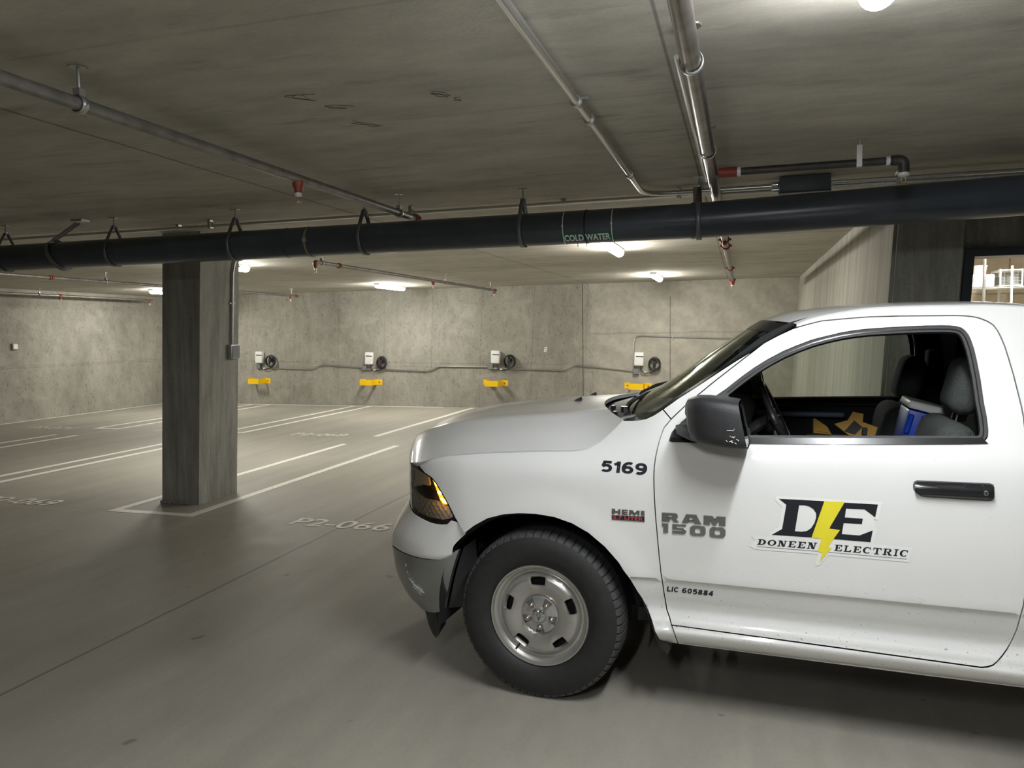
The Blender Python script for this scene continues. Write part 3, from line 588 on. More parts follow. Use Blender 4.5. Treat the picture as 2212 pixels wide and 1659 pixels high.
p4 = spipe(-9.65, 2.60, 4.0, 15.2, .024, 'thin sprinkler pipe passing behind the column', (8.75, 15.15), (14.9,))
for y, l in ((9.75, 'ring hanger on the sprinkler pipe left of the column'), (14.95, 'ring hanger at the end of the sprinkler pipe seen right of the column')): band(y, 2.60, .024, -9.65, l)
p5 = spipe(-13.85, 2.62, 6.0, 15.4, .026, 'sprinkler pipe running close along the left wall', (12.75,), (12.75, 15.3))
band(12.25, 2.62, .026, -13.85, 'ring hanger on the sprinkler pipe along the left wall')
p2 = spipe(-.172, 2.625, -3.0, 14.9, .034, 'thick steel sprinkler main running away at the right of the ceiling', (8.15, 8.75, 11.9, 14.75), (14.8,), m='mainpipe')
MB().rbox((-.02, 8.02, 2.56), (.02, 8.14, 2.60), .008, 2).obj('outlet_boss', 'red', p2)
for y, l in ((2.75, 'ring hanger on the steel sprinkler main near the top edge of the photo'), (4.12, 'ring hanger on the steel sprinkler main just before the side branch')): band(y, 2.625, .034, -.172, l)
t = thing('sprinkler_branch', 'short black branch pipe with a drop sprinkler at its right end', 'pipe', (-.172, 4.70, 2.625))
MB().tube([(.037, 0, 0), (.14, 0, 0)], .030, 14).obj('branch_elbow', 'red', t)
MB().tube([(.13, 0, 0), (.16, 0, 0)], .027, 14).obj('tape_wrap', 'white', t)
MB().tube([(.15, 0, 0), (.98, 0, 0)], .022, 16).obj('pipe_length', 'iron', t)
MB().tube([(.93, 0, 0), (.95, 0, 0)], .0245, 14).obj('tape_wrap', 'white', t)
MB().tube([(.96, 0, 0), (1.02, 0, 0), (1.02, 0, -.07)], .029, 14, fillet=.03).obj('end_elbow', 'iron', t)
h = MB().lathe([(0, 0), (.03, 0), (.03, -.016), (.012, -.022), (0, -.022)], 14, 'z', (1.02, 0, -.07)).obj('sprinkler_head', 'white', t)
b = MB(); b.tube([(1.01, 0, -.09), (1.01, 0, -.125)], .003, 6); b.tube([(1.03, 0, -.09), (1.03, 0, -.125)], .003, 6); b.lathe([(0, 0), (.016, 0), (.016, -.003), (0, -.003)], 10, 'z', (1.02, 0, -.123)); b.obj('deflector', 'brass', h)
t = thing('strap_hanger', 'pale strap holding the short black branch pipe', 'hanger', (.62, 4.70, ZC))
MB().box((-.014, -.028, -.15), (.014, -.024, -.03)).obj('strap', 'bright', t, None); MB().tube([(0, -.02, -.04), (0, -.02, 0)], .006, 6).obj('rod', 'rod', t)
A1 = [(-.014, .026*math.cos(a), -.125 + .026*math.sin(a)) for a in np.linspace(math.pi, 2*math.pi, 10)]; MB().strip(A1, [(x+.028, y, z) for x, y, z in A1]).obj('loop', 'bright', t)

# ---------------------------------------------------------------- conduits and boxes under the ceiling
t = thing('conduit', 'long thin conduit behind the water pipe, upper of the pair', 'conduit')
MB().tube([(-14.2, 5.93, 2.715), (6.8, 5.93, 2.715)], .013, 10).obj('tube', 'steel', t)
for x in (-5.0, -1.35, .95): MB().rbox((x-.018, 5.905, 2.70), (x+.018, 5.955, 2.748), .004, 1).obj('clip', 'steel', t)
t = thing('conduit', 'long thin conduit behind the water pipe, lower of the pair', 'conduit')
MB().tube([(-14.2, 5.80, 2.68), (-.15, 5.80, 2.70)], .013, 10).obj('tube', 'bright', t)
for x in (-4.55, -2.6, -.45): MB().rbox((x-.015, 5.775, 2.67), (x+.015, 5.825, 2.748), .004, 1).obj('clip', 'rod', t)
t = thing('conduit', 'shiny conduit descending from the top edge and bending right above the water pipe', 'conduit')
MB().tube([(-.695, -2.0, 2.705), (-.695, 5.72, 2.705), (.192, 5.72, 2.705)], .019, 12, fillet=.22).obj('tube', 'bright', t)
for y in (3.33, 3.62, 4.95): MB().lathe([(.018, -.016), (.027, -.016), (.027, .016), (.018, .016)], 14, 'y', (-.695, y, 2.705)).obj('coupler', 'steel', t)
MB().box((-.74, 3.40, 2.735), (-.655, 3.43, 2.748)).obj('strap', 'rod', t, None)
t = thing('conduit', 'shiny conduit hugging the left side of the sprinkler main', 'conduit')
MB().tube([(-.235, 2.9, 2.70), (-.235, 5.3, 2.70)], .010, 8).obj('tube', 'bright', t)
MB().tube([(-.33, 5.66, 2.725), (-.33, 5.66, 2.60)], .012, 8).obj('stub', 'rod', t)
t = thing('junction_box', 'large slate grey junction box above the water pipe at right', 'electrical box', (.405, 5.70, ZC))
MB().rbox((-.165, -.11, -.115), (.165, .11, -.005), .006, 2).obj('box', 'darkbox', t)
MB().rbox((-.168, -.113, -.119), (.168, .113, -.112), .002, 1).obj('cover', 'darkbox', t)
for x, y in ((-.14, -.09), (.14, -.09), (-.14, .09), (.14, .09), (.02, -.09)): MB().lathe([(0, -.122), (.006, -.122), (.006, -.118)], 8, 'z', (x, y, 0)).obj('screw', 'rod', t)
for z in (-.04, -.075): MB().tube([(-.21, 0, z), (-.16, 0, z)], .021, 12).obj('connector', 'bright', t)
t = thing('conduit', 'pair of thin conduits leaving the slate junction box to the right', 'conduit')
for y, z in ((5.68, 2.70), (5.73, 2.68)): MB().tube([(.574, y, z), (6.8, y, z)], .012, 10).obj('tube', 'steel', t)
for x in (1.0, 2.2): MB().box((x-.012, 5.65, 2.67), (x+.012, 5.76, 2.748)).obj('clip', 'rod', t, None)
# column conduit and box (on its right face)
def colx(z): return -5.283 + LEAN*z
t = thing('conduit', 'vertical conduit on the right face of the column', 'conduit')
MB().tube([(colx(1.63)+.02, 6.87, 1.63), (colx(2.42)+.02, 6.87, 2.42), (colx(2.60)+.03, 6.95, 2.60), (colx(2.7)+.03, 6.95, 2.735)], .013, 10, fillet=.08).obj('tube', 'steel', t)
MB().rbox((colx(2.06), 6.83, 2.045), (colx(2.06)+.016, 6.91, 2.065), .003, 1).obj('strap', 'bright', t)
t = thing('outlet_box', 'small grey outlet box on the right face of the column', 'electrical box', (colx(1.55), 6.88, 1.55), (0, LEAN, 0))
MB().rbox((0, -.07, -.075), (.055, .07, .075), .006, 2).obj('box', 'steel', t); MB().rbox((.055, -.06, -.065), (.062, .06, .065), .003, 1).obj('cover', 'graybox', t)
for y, z in ((-.02, .02), (.02, .02), (0, -.03)): MB().lathe([(0, .064), (.005, .064), (.005, .061)], 8, 'x', (0, y, z)).obj('screw', 'rod', t)
t = thing('outlet_box', 'small pale box low on the left wall', 'electrical box', (XL, 12.07, 1.56))
MB().rbox((0, -.065, -.065), (.05, .065, .065), .006, 2).obj('box', 'graybox', t); MB().rbox((.05, -.05, -.05), (.056, .05, .05), .003, 1).obj('cover', 'white', t)
t = thing('wall_tag', 'tiny white tag stuck on the back wall right of the third charger', 'sign', (-4.187, YB, 1.322), (0, .25, 0))
MB().box((-.03, -.006, -.055), (.03, -.001, .055)).obj('plate', 'white', t, None); MB().box((-.01, -.0075, -.03), (.012, -.006, -.018)).obj('print', 'ink', t, None); MB().box((-.012, -.0075, .01), (.008, -.006, .028)).obj('print', 'ink', t, None)

# ---------------------------------------------------------------- chargers on the back wall
def charger(x, z, label, n):
    t = thing('car_charger', label, 'car charger', (x, YB, z), (0, LEAN*.75, 0), 'white car chargers on the back wall')
    MB().rbox((-.10, -.115, -.145), (.10, -.005, .145), .022, 3).obj('body', 'white', t)
    MB().rbox((-.065, -.1185, .045), (.098, -.112, .066), .002, 1).obj('status_bar', 'blackgloss', t)
    hol = MB().lathe([(0, -.13), (.035, -.13), (.04, -.02), (.05, 0)], 16, 'y', (.33, 0, -.06)).obj('cable_hook', 'black', t)
    rr = random.Random(n); b = MB()
    for k in range(4):
        R0 = .128 + .012*rr.uniform(-1, 1); cx = .33 + .010*rr.uniform(-1, 1); cz = -.075 + .012*rr.uniform(-1, 1) - .006*k; y0 = -.065 - .016*k
        b.tube([(cx + R0*math.cos(a)*.93, y0 + .006*math.sin(2*a), cz + R0*math.sin(a)*1.05) for a in np.linspace(0, 2*math.pi, 33)], .0115, 8, cap=False)
    b.tube([(.30, -.05, -.20), (.35, -.07, -.215), (.41, -.07, -.165), (.445, -.06, -.11)], .0095, 8, fillet=.05)
    b.obj('cable_coil', 'cable', t)
    MB().tube([(.045, -.08, -.145), (.045, -.085, -.20), (.08, -.07, -.285), (.17, -.07, -.30), (.29, -.06, -.275), (.40, -.05, -.20), (.455, -.05, -.10)], .0095, 8, fillet=.05).obj('cable', 'cable', t)
    g = MB().tube([(.325, -.10, .04), (.325, -.10, -.06), (.315 + .03*rr.uniform(-1, 1), -.10, -.15)], [.022, .026, .016], 10).obj('plug', 'black', t)
    MB().rbox((.31, -.128, -.03), (.345, -.105, .02), .006, 1).obj('latch', 'blackgloss', g)
    MB().rbox((.085, -.082, -.30), (.145, -.062, -.275), .004, 1, Matrix.Rotation(-.1, 4, 'Y')).obj('cable_tag', 'white', t)
    return t
CH = [(-11.56, 1.178), (-8.515, 1.142), (-5.34, 1.160), (-2.105, 1.104)]
names = ['first white car charger from the column, leftmost on the back wall', 'second white car charger, under the lamp by the back wall', 'third white car charger, with the wall tag to its right', 'fourth white car charger, on the smooth plaster nearest the pickup windshield']
for i, ((x, z), l) in enumerate(zip(CH, names)): charger(x, z, l, i)
GX = [-11.60, -8.51, -5.37, -2.138]; GZ = [.590, .575, .570, .525]
for i, (x, z) in enumerate(zip(GX, GZ)):
    t = thing('charger_guard', 'yellow steel guard rail under the ' + ['first charger, leftmost of the yellow guards', 'second charger', 'third charger', 'fourth charger, beside the windshield'][i], 'guard rail', (x, YB - (.012 if i == 3 else 0), z), (0, LEAN*.4, 0), 'yellow guard rails on the back wall')
    P = [(-.29, -.004), (-.15, -.004), (-.15, -.30), (.15, -.30), (.15, -.004), (.29, -.004)]; Pi = [(-.29, 0.004), (-.142, .004), (-.142, -.292), (.142, -.292), (.142, .004), (.29, .004)]
    V = [(a, c, h) for h in (-.065, .065) for a, c in P] + [(a, c - 0, h) for h in (-.065, .065) for a, c in Pi]; F = []
    for k in range(5): F += [(k, k+1, 7+k, 6+k), (12+k, 18+k, 19+k, 13+k), (6+k, 7+k, 19+k, 18+k), (k, 12+k, 13+k, k+1)]
    F += [(0, 6, 18, 12), (5, 17, 23, 11)]
    mk('bent_plate', V, F, 'yellow', t, None)
    for a in (-.22, .22): MB().lathe([(0, -.02), (.012, -.02), (.014, -.004)], 6, 'y', (a, 0, .0)).obj('bolt', 'iron', t)
# junction boxes below the chargers and the stepped conduit
bx = [(-11.60, .955), (-8.66, .915), (-5.47, .935), (-2.17, .835)]
for i, (x, z) in enumerate(bx):
    t = thing('junction_box', 'small grey junction box under the ' + ['first', 'second', 'third', 'fourth'][i] + ' charger', 'electrical box', (x, YB - (.012 if i == 3 else 0), z), (0, LEAN*.75, 0), 'grey boxes under the chargers')
    MB().rbox((-.06, -.07, -.06), (.06, 0, .06), .005, 1).obj('box', 'graybox', t); MB().rbox((-.052, -.074, -.052), (.052, -.069, .052), .002, 1).obj('cover', 'graybox', t)
for i in range(3):
    (x0, z0), (x1, z1) = bx[i], bx[i+1]; xm = x0 + (x1-x0)*.56
    t = thing('conduit', 'stepped conduit on the back wall from the ' + ['first to the second', 'second to the third', 'third to the fourth'][i] + ' charger', 'conduit')
    zb = z0 - .03
    MB().tube([(x0+.05, YB-.03, zb), (xm-.12, YB-.03, zb - .05), (xm+.12, YB-.03, zb+.065), (x1-.05, YB-.03, z1)], .014, 10, fillet=.06).obj('tube', 'bright', t)
    for xx in (x0+.10,): MB().lathe([(.013, -.03), (.022, -.03), (.022, .03), (.013, .03)], 12, 'x', (xx, YB-.03, zb-.004)).obj('coupler', 'bright', t)
t = thing('conduit', 'conduit rising beside the fourth charger and running right behind the windshield', 'conduit')
MB().tube([(-2.235, YB-.03, .88), (-2.20, YB-.03, 1.605), (1.08, YB-.03, 1.47)], .014, 10, fillet=.13).obj('tube', 'bright', t)
for x in (-1.4, 0.1): MB().rbox((x-.012, YB-.05, 1.52), (x+.012, YB-.018, 1.60), .003, 1).obj('strap', 'bright', t)

# ---------------------------------------------------------------- lit store room behind the doorway
ws = struct('wall_store', 'mortar', ((1.25, 9.60, 0), (5.0, 9.8, ZC)), ((1.25, 6.66, 0), (1.45, 9.6, ZC)), ((5.0, 6.66, 0), (5.2, 9.8, ZC)))
bm_ = MB().rbox((.006, -.012, .006), (.434, .01, .2), .006, 1); me = None
for r in range(13):
    for c in range(7):
        x = 1.46 + c*.44 + (.22 if r % 2 else 0) - .2; z = r*.206
        if x < 1.75 or z < 1.2 or x > 4.0: continue
        if me is None: o = bm_.obj('block', 'block', ws); me = o.data
        else: o = bpy.data.objects.new('block', me); COL.objects.link(o); o.parent = ws
        o.location = (x, 9.60, z)
lamp(2.9, 7.5, 8.7, 'lit tube light inside the store room behind the doorway')
t = thing('storage_rack', 'white wire storage rack seen through the doorway', 'shelf', (2.75, 9.2, 0))
for x in (-.72, -.1, .55):
    for y in (-.2, .2): MB().tube([(x, y, 0), (x, y, 2.32)], .012, 8).obj('post', 'white', t)
for z in (.4, 1.2, 2.10):
    b = MB()
    for y in np.linspace(-.2, .2, 6): b.tube([(-.74, y, z), (.57, y, z)], .005, 6)
    for x in np.linspace(-.72, .55, 8): b.tube([(x, -.2, z), (x, .2, z)], .005, 6)
    b.obj('wire_shelf', 'white', t)
t = thing('storage_box', 'long white box on the rack in the store room', 'box', (2.30, 9.15, 2.108)); MB().rbox((-.19, -.17, 0), (.19, .17, .13), .008, 2).obj('body', 'white', t); MB().box((-.002, -.173, .005), (.002, -.169, .125)).obj('seam', 'graybox', t, None)
t = thing('storage_tub', 'small white tub on top of the long box in the store room', 'box', (2.39, 9.15, 2.240)); MB().lathe([(0, 0), (.06, 0), (.07, .085), (0, .085)], 20, 'z').obj('tub', 'white', t); MB().lathe([(0, .085), (.076, .085), (.076, .10), (0, .10)], 20, 'z').obj('lid', 'white', t)
for i, x in enumerate((2.66, 2.90)):
    t = thing('wire_basket', 'white framed wire basket on the rack, ' + ['next to the pole', 'nearest the right edge'][i], 'basket', (x, 9.20, 2.110))
    b = MB()
    for z in (0.01, .17):
        b.tube([(-.1, -.15, z), (.1, -.15, z), (.1, .15, z), (-.1, .15, z), (-.1, -.15, z)], .008, 6)
    for a, c in ((-.1, -.15), (.1, -.15), (.1, .15), (-.1, .15)): b.tube([(a, c, 0), (a, c, .18)], .008, 6)
    b.obj('frame', 'white', t); b = MB()
    for q in np.linspace(-.09, .09, 7): b.tube([(q, -.15, 0), (q, -.15, .17)], .0025, 4)
    for q in np.linspace(.03, .15, 5): b.tube([(-.1, -.15, q), (.1, -.15, q)], .0025, 4)
    b.obj('wire_mesh', 'rod', t); MB().rbox((-.08, -.12, .005), (.08, .12, .11), .01, 1).obj('contents', 'graybox', t)
t = thing('store_pole', 'thin grey upright pole in the store room', 'pole', (2.28, 8.55, 0)); MB().tube([(0, 0, 0), (0, 0, ZC)], .014, 10).obj('tube', 'steel', t)
t = thing('air_duct', 'black ringed flexible air duct under the store room ceiling', 'duct', (2.95, 8.9, 2.50))
MB().tube([(-.55, .25, .08), (-.3, .1, .05), (0, 0, 0), (.5, -.2, .0), (1.2, -.3, .02)], .13, 20, fillet=.2).obj('hose', 'white', t)
for x, y, z in ((-.30, .1, .05), (-.12, .04, .02), (.04, -.02, 0), (.2, -.08, 0)): MB().lathe([(.125, -.02), (.142, -.02), (.142, .02), (.125, .02)], 24, 'x', (x, y, z)).obj('duct_ring', 'cable', t)
# ---------------------------------------------------------------- the pickup
YAW = .0593
TRUCK = thing('pickup_truck', 'white single cab work pickup with black lettering, parked with its nose to the left', 'pickup truck', (-0.83786, 4.30563, 0), (0, 0, -YAW))
def tm(name, V, F, m, parent=None, smooth=35, normals=None, flip=False):
    """truck mesh: y outward to the driver's side in the data, so it is mirrored into the empty's frame"""
    V = [(x, -y, z) for x, y, z in V]; F = [tuple(reversed(f)) for f in F] if not flip else [tuple(f) for f in F]
    if normals is not None: normals = [(a, -b, c) for a, b, c in normals]
    return mk(name, V, F, m, TRUCK if parent is None else parent, smooth, normals)
class TB(MB):
    def obj(s, name, m, parent=None, smooth=35): return tm(name, s.V, s.F, m, parent, smooth)
def inside(P, poly):
    poly = np.asarray(poly); x, y = P[:, 0], P[:, 1]; r = np.zeros(len(P), bool); j = len(poly)-1
    for i in range(len(poly)):
        (xi, yi), (xj, yj) = poly[i], poly[j]
        if yi != yj:
            c = ((yi > y) != (yj > y)) & (x < (xj-xi)*(y-yi)/(yj-yi) + xi); r ^= c
        j = i
    return r
def area(p): return .5*sum(p[i][0]*p[(i+1) % len(p)][1] - p[(i+1) % len(p)][0]*p[i][1] for i in range(len(p)))
def grow(poly, d):
    """offset a polygon outward by d (mitred, limited)"""
    p = [np.array(q, float) for q in poly]
    if area(poly) < 0: p = p[::-1]
    n = len(p); out = []
    for i in range(n):
        e1 = p[i]-p[i-1]; e2 = p[(i+1) % n]-p[i]; l1, l2 = np.linalg.norm(e1)+1e-9, np.linalg.norm(e2)+1e-9
        n1 = np.array([e1[1], -e1[0]])/l1; n2 = np.array([e2[1], -e2[0]])/l2; m = n1+n2; k = np.dot(m, n1)
        out.append(tuple(p[i] + m*d/max(k, .35)))
    return out
def dense(poly, step, closed=True):
    out = []; n = len(poly)
    for i in range(n if closed else n-1):
        a = np.array(poly[i], float); b = np.array(poly[(i+1) % n], float); k = max(1, int(np.linalg.norm(b-a)/step))
        out += [tuple(a + (b-a)*j/k) for j in range(k)]
    return out
def smooth_poly(p, it=1, closed=True):
    for _ in range(it):
        q = []; n = len(p)
        for i in range(n if closed else n-1):
            a = np.array(p[i]); b = np.array(p[(i+1) % n]); q += [tuple(.75*a+.25*b), tuple(.25*a+.75*b)]
        p = q if closed else [p[0]] + q + [p[-1]]
    return p
ZLINES = sorted(set([round(v, 4) for v in list(np.arange(.30, .66, .011)) + [.614, .619, .6234, .6257, .628, .632, .637] + list(np.arange(.67, 1.02, .04)) + list(np.arange(1.02, 1.40, .018)) + list(np.arange(1.4, 1.84, .035))]))
def normal_at(f, x, z, e=.004):
    gx = (f(x+e, z) - f(x-e, z))/(2*e); gz = (f(x, z+e) - f(x, z-e))/(2*e); v = np.array([-gx, 1, -gz]); return v/np.linalg.norm(v)
def panel(name, outline, m, parent=None, holes=(), f=side_y, off=0.0, side=1, flange=.012, gap=.0025, hgap=None, dx=.055, zl=ZLINES, zs=None, label=None, step=.035):
    out = dense(grow(outline, -gap) if gap else outline, step); hs = [dense(grow(h, gap if hgap is None else hgap), step) for h in holes]
    xs = [p[0] for p in out]; zz = [p[1] for p in out]; G = []; rowid = []
    for i, z in enumerate(zl):
        if min(zz) < z < max(zz): G += [(x, z) for x in np.arange(min(xs) + (dx/2 if i % 2 else dx), max(xs), dx)]
    pts = list(out); edges = [(i, (i+1) % len(out)) for i in range(len(out))]
    for h in hs:
        k = len(pts); pts += h; edges += [(k+i, k+(i+1) % len(h)) for i in range(len(h))]
    if G:
        G = np.array(G); ok = inside(G, out)
        for h in hs: ok &= ~inside(G, h)
        B = np.array(pts); G = G[ok]
        if len(G):
            D = np.min(np.hypot(G[:, None, 0]-B[None, :, 0], G[:, None, 1]-B[None, :, 1]), axis=1); G = G[D > .007]
            k0 = len(pts); pts += [tuple(g) for g in G]; rows_ = {}
            for i, g in enumerate(G): rows_.setdefault(round(float(g[1]), 5), []).append((float(g[0]), k0+i))
            for r_ in rows_.values():      # keep the rows as edges, so creases stay straight
                r_.sort(); edges += [(a[1], b[1]) for a, b in zip(r_, r_[1:]) if b[0]-a[0] < dx*1.3]
    r = delaunay_2d_cdt([Vector(p) for p in pts], edges, [], 0, 1e-6)
    P = [(v.x, v.y) for v in r[0]]; T = [tuple(t) for t in r[2]]
    C = np.array([np.mean([P[i] for i in t], axis=0) for t in T]); ok = inside(C, out)
    for h in hs: ok &= ~inside(C, h)
    T = [t if area([P[i] for i in t]) > 0 else t[::-1] for t, o in zip(T, ok) if o]
    used = sorted({i for t in T for i in t}); mp = {u: k for k, u in enumerate(used)}; P = [P[u] for u in used]; T = [tuple(mp[i] for i in t) for t in T]
    V = [(x, f(x, z) + off, z) for x, z in P]; N = [normal_at(f, x, z) for x, z in P]
    # ccw in (x,z) faces -y in a right-handed frame, so turn the triangles outward
    F = [t[::-1] for t in T]
    if flange:
        cnt = {}
        for t in T:
            for i in range(3):
                e = (t[i], t[(i+1) % 3]); k = tuple(sorted(e)); cnt.setdefault(k, []).append(e)
        bd = [v[0] for v in cnt.values() if len(v) == 1]; top = {}; bot = {}; rim = {}
        for a, b in bd:
            d = np.array([P[b][0]-P[a][0], P[b][1]-P[a][1]]); n2 = np.array([d[1], -d[0]])/(np.linalg.norm(d)+1e-9)
            for i in (a, b): rim[i] = rim.get(i, 0) + n2
        for i, n2 in rim.items():
            n2 = n2/(np.linalg.norm(n2)+1e-9); nn = N[i]; q = np.array([n2[0], 0, n2[1]]); q = q - nn*np.dot(q, nn); q /= np.linalg.norm(q)+1e-9
            v = np.array(V[i]); top[i] = len(V); V.append(tuple(v)); N.append(q); bot[i] = len(V); V.append(tuple(v - nn*flange)); N.append(q)
            N[i] = nn
        for a, b in bd: F.append((top[a], top[b], bot[b], bot[a]))
    if side < 0: V = [(x, -y, z) for x, y, z in V]; N = [(a, -b, c) for a, b, c in N]; F = [t[::-1] for t in F]
    o = tm(name, V, F, m, parent, True, N)
    if label: o['label'] = label
    return o
D_ = DATA
def loop_ext(pts): return [tuple(p) for p in pts]
door = loop_ext(D_['door']); win = loop_ext(D_['window']); fend = loop_ext(D_['fender'])
DF = [p for p in door if p[0] < .625 and p[1] < 1.33]                       # front seam of the door
rear = [(2.035, 1.765), (2.055, 1.72), (2.06, 1.60), (2.06, .315)]
i0 = [k for k, p in enumerate(fend) if abs(p[0]-.5622) < .002][0]
seam_down = fend[i0+1:[k for k, p in enumerate(fend) if p[1] < .316][0]+1]
cab = [(.5627, 1.361)] + D_['windshield_edge'][1:] + D_['drip'] + [(1.98, 1.777)] + rear + [(1.608, .313), (1.086, .3145)] + seam_down[::-1]
for s in (1, -1):
    fe = panel('fender', fend, 'paint', side=s)
    cs = panel('cab_side', cab, 'paint', holes=[door], side=s)
    dr = panel('door', door, 'paint', holes=[win], side=s)
    tag(fe, 'driver side front fender' if s > 0 else 'far side front fender'); tag(dr, 'driver side door with logo' if s > 0 else 'far side door')
    # window: black seal, glass, belt strip
    inner = grow(win, -.024)
    panel('window_seal', win, 'black', dr, holes=[inner], f=side_y, off=-.006, side=s, flange=.02, gap=0, hgap=0)
    panel('seal_bead', grow(win, -.010), 'blackgloss', dr, holes=[grow(win, -.0145)], off=-.003, side=s, flange=.004, gap=0, hgap=0)
    if s < 0: panel('window_glass', inner, 'glassdoor', dr, off=-.022, side=s, flange=0, gap=0)
    else:      # the driver's pane is wound down: it stands inside the door, only its top edge at the belt line
        low = [(x, z - .44) for x, z in inner if z > 1.30]; low = [(x, min(z, 1.262)) for x, z in low] + [(1.76, .86), (.88, .86)]
        panel('window_glass', low, 'glassdoor', dr, f=lambda x, z: side_y(x, 1.262) - .03 - .02*(1.262-z), side=s, flange=0, gap=0)['label'] = 'door pane wound down into the door'
    wf, wr = .604, 1.793
    bl = [(wf+.005, 1.227), (1.0, 1.233), (1.4, 1.245), (1.70, 1.257), (1.792, 1.262), (1.775, 1.282), (1.70, 1.280), (1.4, 1.268), (1.0, 1.256), (.85, 1.252), (.70, 1.248), (.605, 1.245)]
    panel('belt_strip', bl, 'blackgloss', dr, off=.004, side=s, flange=.012, gap=0)
    sl = panel('mirror_sail', D_['sail'], 'black', dr, off=.002, side=s, flange=.012, gap=0)
    panel('sail_inset', D_['sail_in'], 'seat2', sl, off=.004, side=s, flange=.003, gap=0)
    # inner structure seen through the glass
    f_in = lambda x, z: side_y(x, min(z, 1.26)) - .085
    trim = [(.62, .45), (1.86, .45), (1.86, 1.245), (.62, 1.225)]
    it = panel('inner_trim', trim, 'seat', dr, f=f_in, side=s, flange=.03, gap=0, dx=.12, zl=list(np.arange(.4, 1.3, .08)))
    TB().rbox((.86, s*.84 - .035, 1.155), (1.40, s*.84 + .035, 1.187), .014, 3).obj('armrest', mat('slate_vinyl', (.25, .31, .40), .35), it)
    TB().rbox((.70, s*.86 - .02, 1.06), (.80, s*.86 + .02, 1.10), .01, 2).obj('pull_handle', 'chrome', it)

# ---- door fittings, letters, logo (driver side)
LD = [o for o in TRUCK.children if o.name.startswith('door')][0]; LF = [o for o in TRUCK.children if o.name.startswith('fender')][0]
hb = D_['handle']
panel('handle_recess', grow(hb, .004), 'jamb', LD, off=.0012, flange=.0, gap=0, dx=.02)
def handle_f(x, z):
    u = (x - 1.54)/.263; v = (z - 1.085)/.029; return side_y(x, z) + .026*max(0, 1 - abs(v)**3)*(1 - .25*abs(2*u-1)**4)
hd = panel('door_handle', smooth_poly(hb, 1), 'blackgloss', LD, f=handle_f, off=.002, flange=.012, gap=0, dx=.012, zl=list(np.arange(1.05, 1.12, .005)), step=.012)
panel('grip_slot', smooth_poly([(1.59, 1.104), (1.66, 1.1075), (1.715, 1.106), (1.70, 1.098), (1.64, 1.095)], 1), 'inner', hd, f=handle_f, off=.0032, flange=0, gap=0, dx=.012, zl=list(np.arange(1.05, 1.12, .004)))
lx, lz = D_['lock'][0]; ly = handle_f(lx, lz)
TB().lathe([(0, .006), (.0085, .006), (.0105, .002), (.0105, -.01)], 18, 'y', (lx, ly, lz)).obj('key_lock', 'chrome', hd); TB().box((lx-.0012, ly+.005, lz-.005), (lx+.0012, ly+.0068, lz+.005)).obj('key_slot', 'inner', hd, None)
panel('handle_joint', [(1.7485, 1.062), (1.7515, 1.062), (1.7515, 1.112), (1.7485, 1.112)], 'inner', hd, f=handle_f, off=.003, flange=0, gap=0, dx=.01, zl=list(np.arange(1.05, 1.12, .004)))
def flat(name, V2, F, m, parent, off, f=side_y, smooth=None): return tm(name, [(x, f(x, z) + off, z) for x, z in V2], [tuple(reversed(q)) for q in F], m, parent, smooth)
def decal_text(name, s, q, m, parent, off=.0015, bold=0, shear=0, label=None):
    V, F = text_mesh(s, bold, shear); o = flat(name, [bil(q, u, v) for u, v in V], F, m, parent, off)
    if label: o['label'] = label
    return o
def stroke_quads(path, w):
    """a broad-nib stroke along a polyline: quads with mitred joints"""
    P = [np.array(p, float) for p in path]; L = []; n = len(P)
    for i in range(n):
        d1 = P[i]-P[i-1] if i else P[1]-P[0]; d2 = P[i+1]-P[i] if i < n-1 else P[-1]-P[-2]
        d1 = d1/(np.linalg.norm(d1)+1e-9); d2 = d2/(np.linalg.norm(d2)+1e-9); n1 = np.array([-d1[1], d1[0]]); n2 = np.array([-d2[1], d2[0]]); m_ = n1+n2; m_ = m_/max(np.dot(m_, n1), .5)
        L.append((P[i] + m_*w/2, P[i] - m_*w/2))
    return [[tuple(L[i][0]), tuple(L[i+1][0]), tuple(L[i+1][1]), tuple(L[i][1])] for i in range(n-1)]
def arc(cx, cy, rx, ry, a0, a1, n=14): return [(cx + rx*math.cos(math.radians(a0 + (a1-a0)*i/n)), cy + ry*math.sin(math.radians(a0 + (a1-a0)*i/n))) for i in range(n+1)]
h_ = .110           # half the pen width, in letter heights
BOLD = {           # path lists, letter width
 '0': ([arc(.36, .5, .36-h_, .5-h_, 90, 450, 24)], .72), '1': ([[(.30, 0), (.30, 1)], [(.02, .72), (.14, .76), (.25, .86), (.30, .98)]], .42),
 '4': ([[(.50, 0), (.50, 1)], [(.50, .93), (.07, .32)], [(.02, .29), (.72, .29)]], .74), '5': ([[(.64, 1-h_), (.20, 1-h_), (.13, .52)] , [(.10, .52)] + arc(.35, .35, .27, .26, 135, -140, 16)], .72),
 '6': ([arc(.36, .33, .36-h_, .33-h_, 90, 450, 22), arc(.43, .47, .34, .44, 178, 60, 12), [(.095, .33), (.095, .50)]], .72), '8': ([arc(.36, .28, .36-h_, .28-h_, 90, 450, 22), arc(.36, .74, .31-h_, .26-h_, 90, 450, 20)], .72),
 '9': ([arc(.36, .67, .36-h_, .33-h_, 90, 450, 22), arc(.29, .53, .34, .44, -2, -120, 12), [(.625, .67), (.625, .50)]], .72),
 'L': ([[(h_, 1), (h_, h_), (.62, h_)]], .62), 'I': ([[(h_, 0), (h_, 1)]], 2*h_), 'C': ([arc(.42, .5, .42-h_, .5-h_, 42, 318, 22)], .80), ' ': ([], .30)}
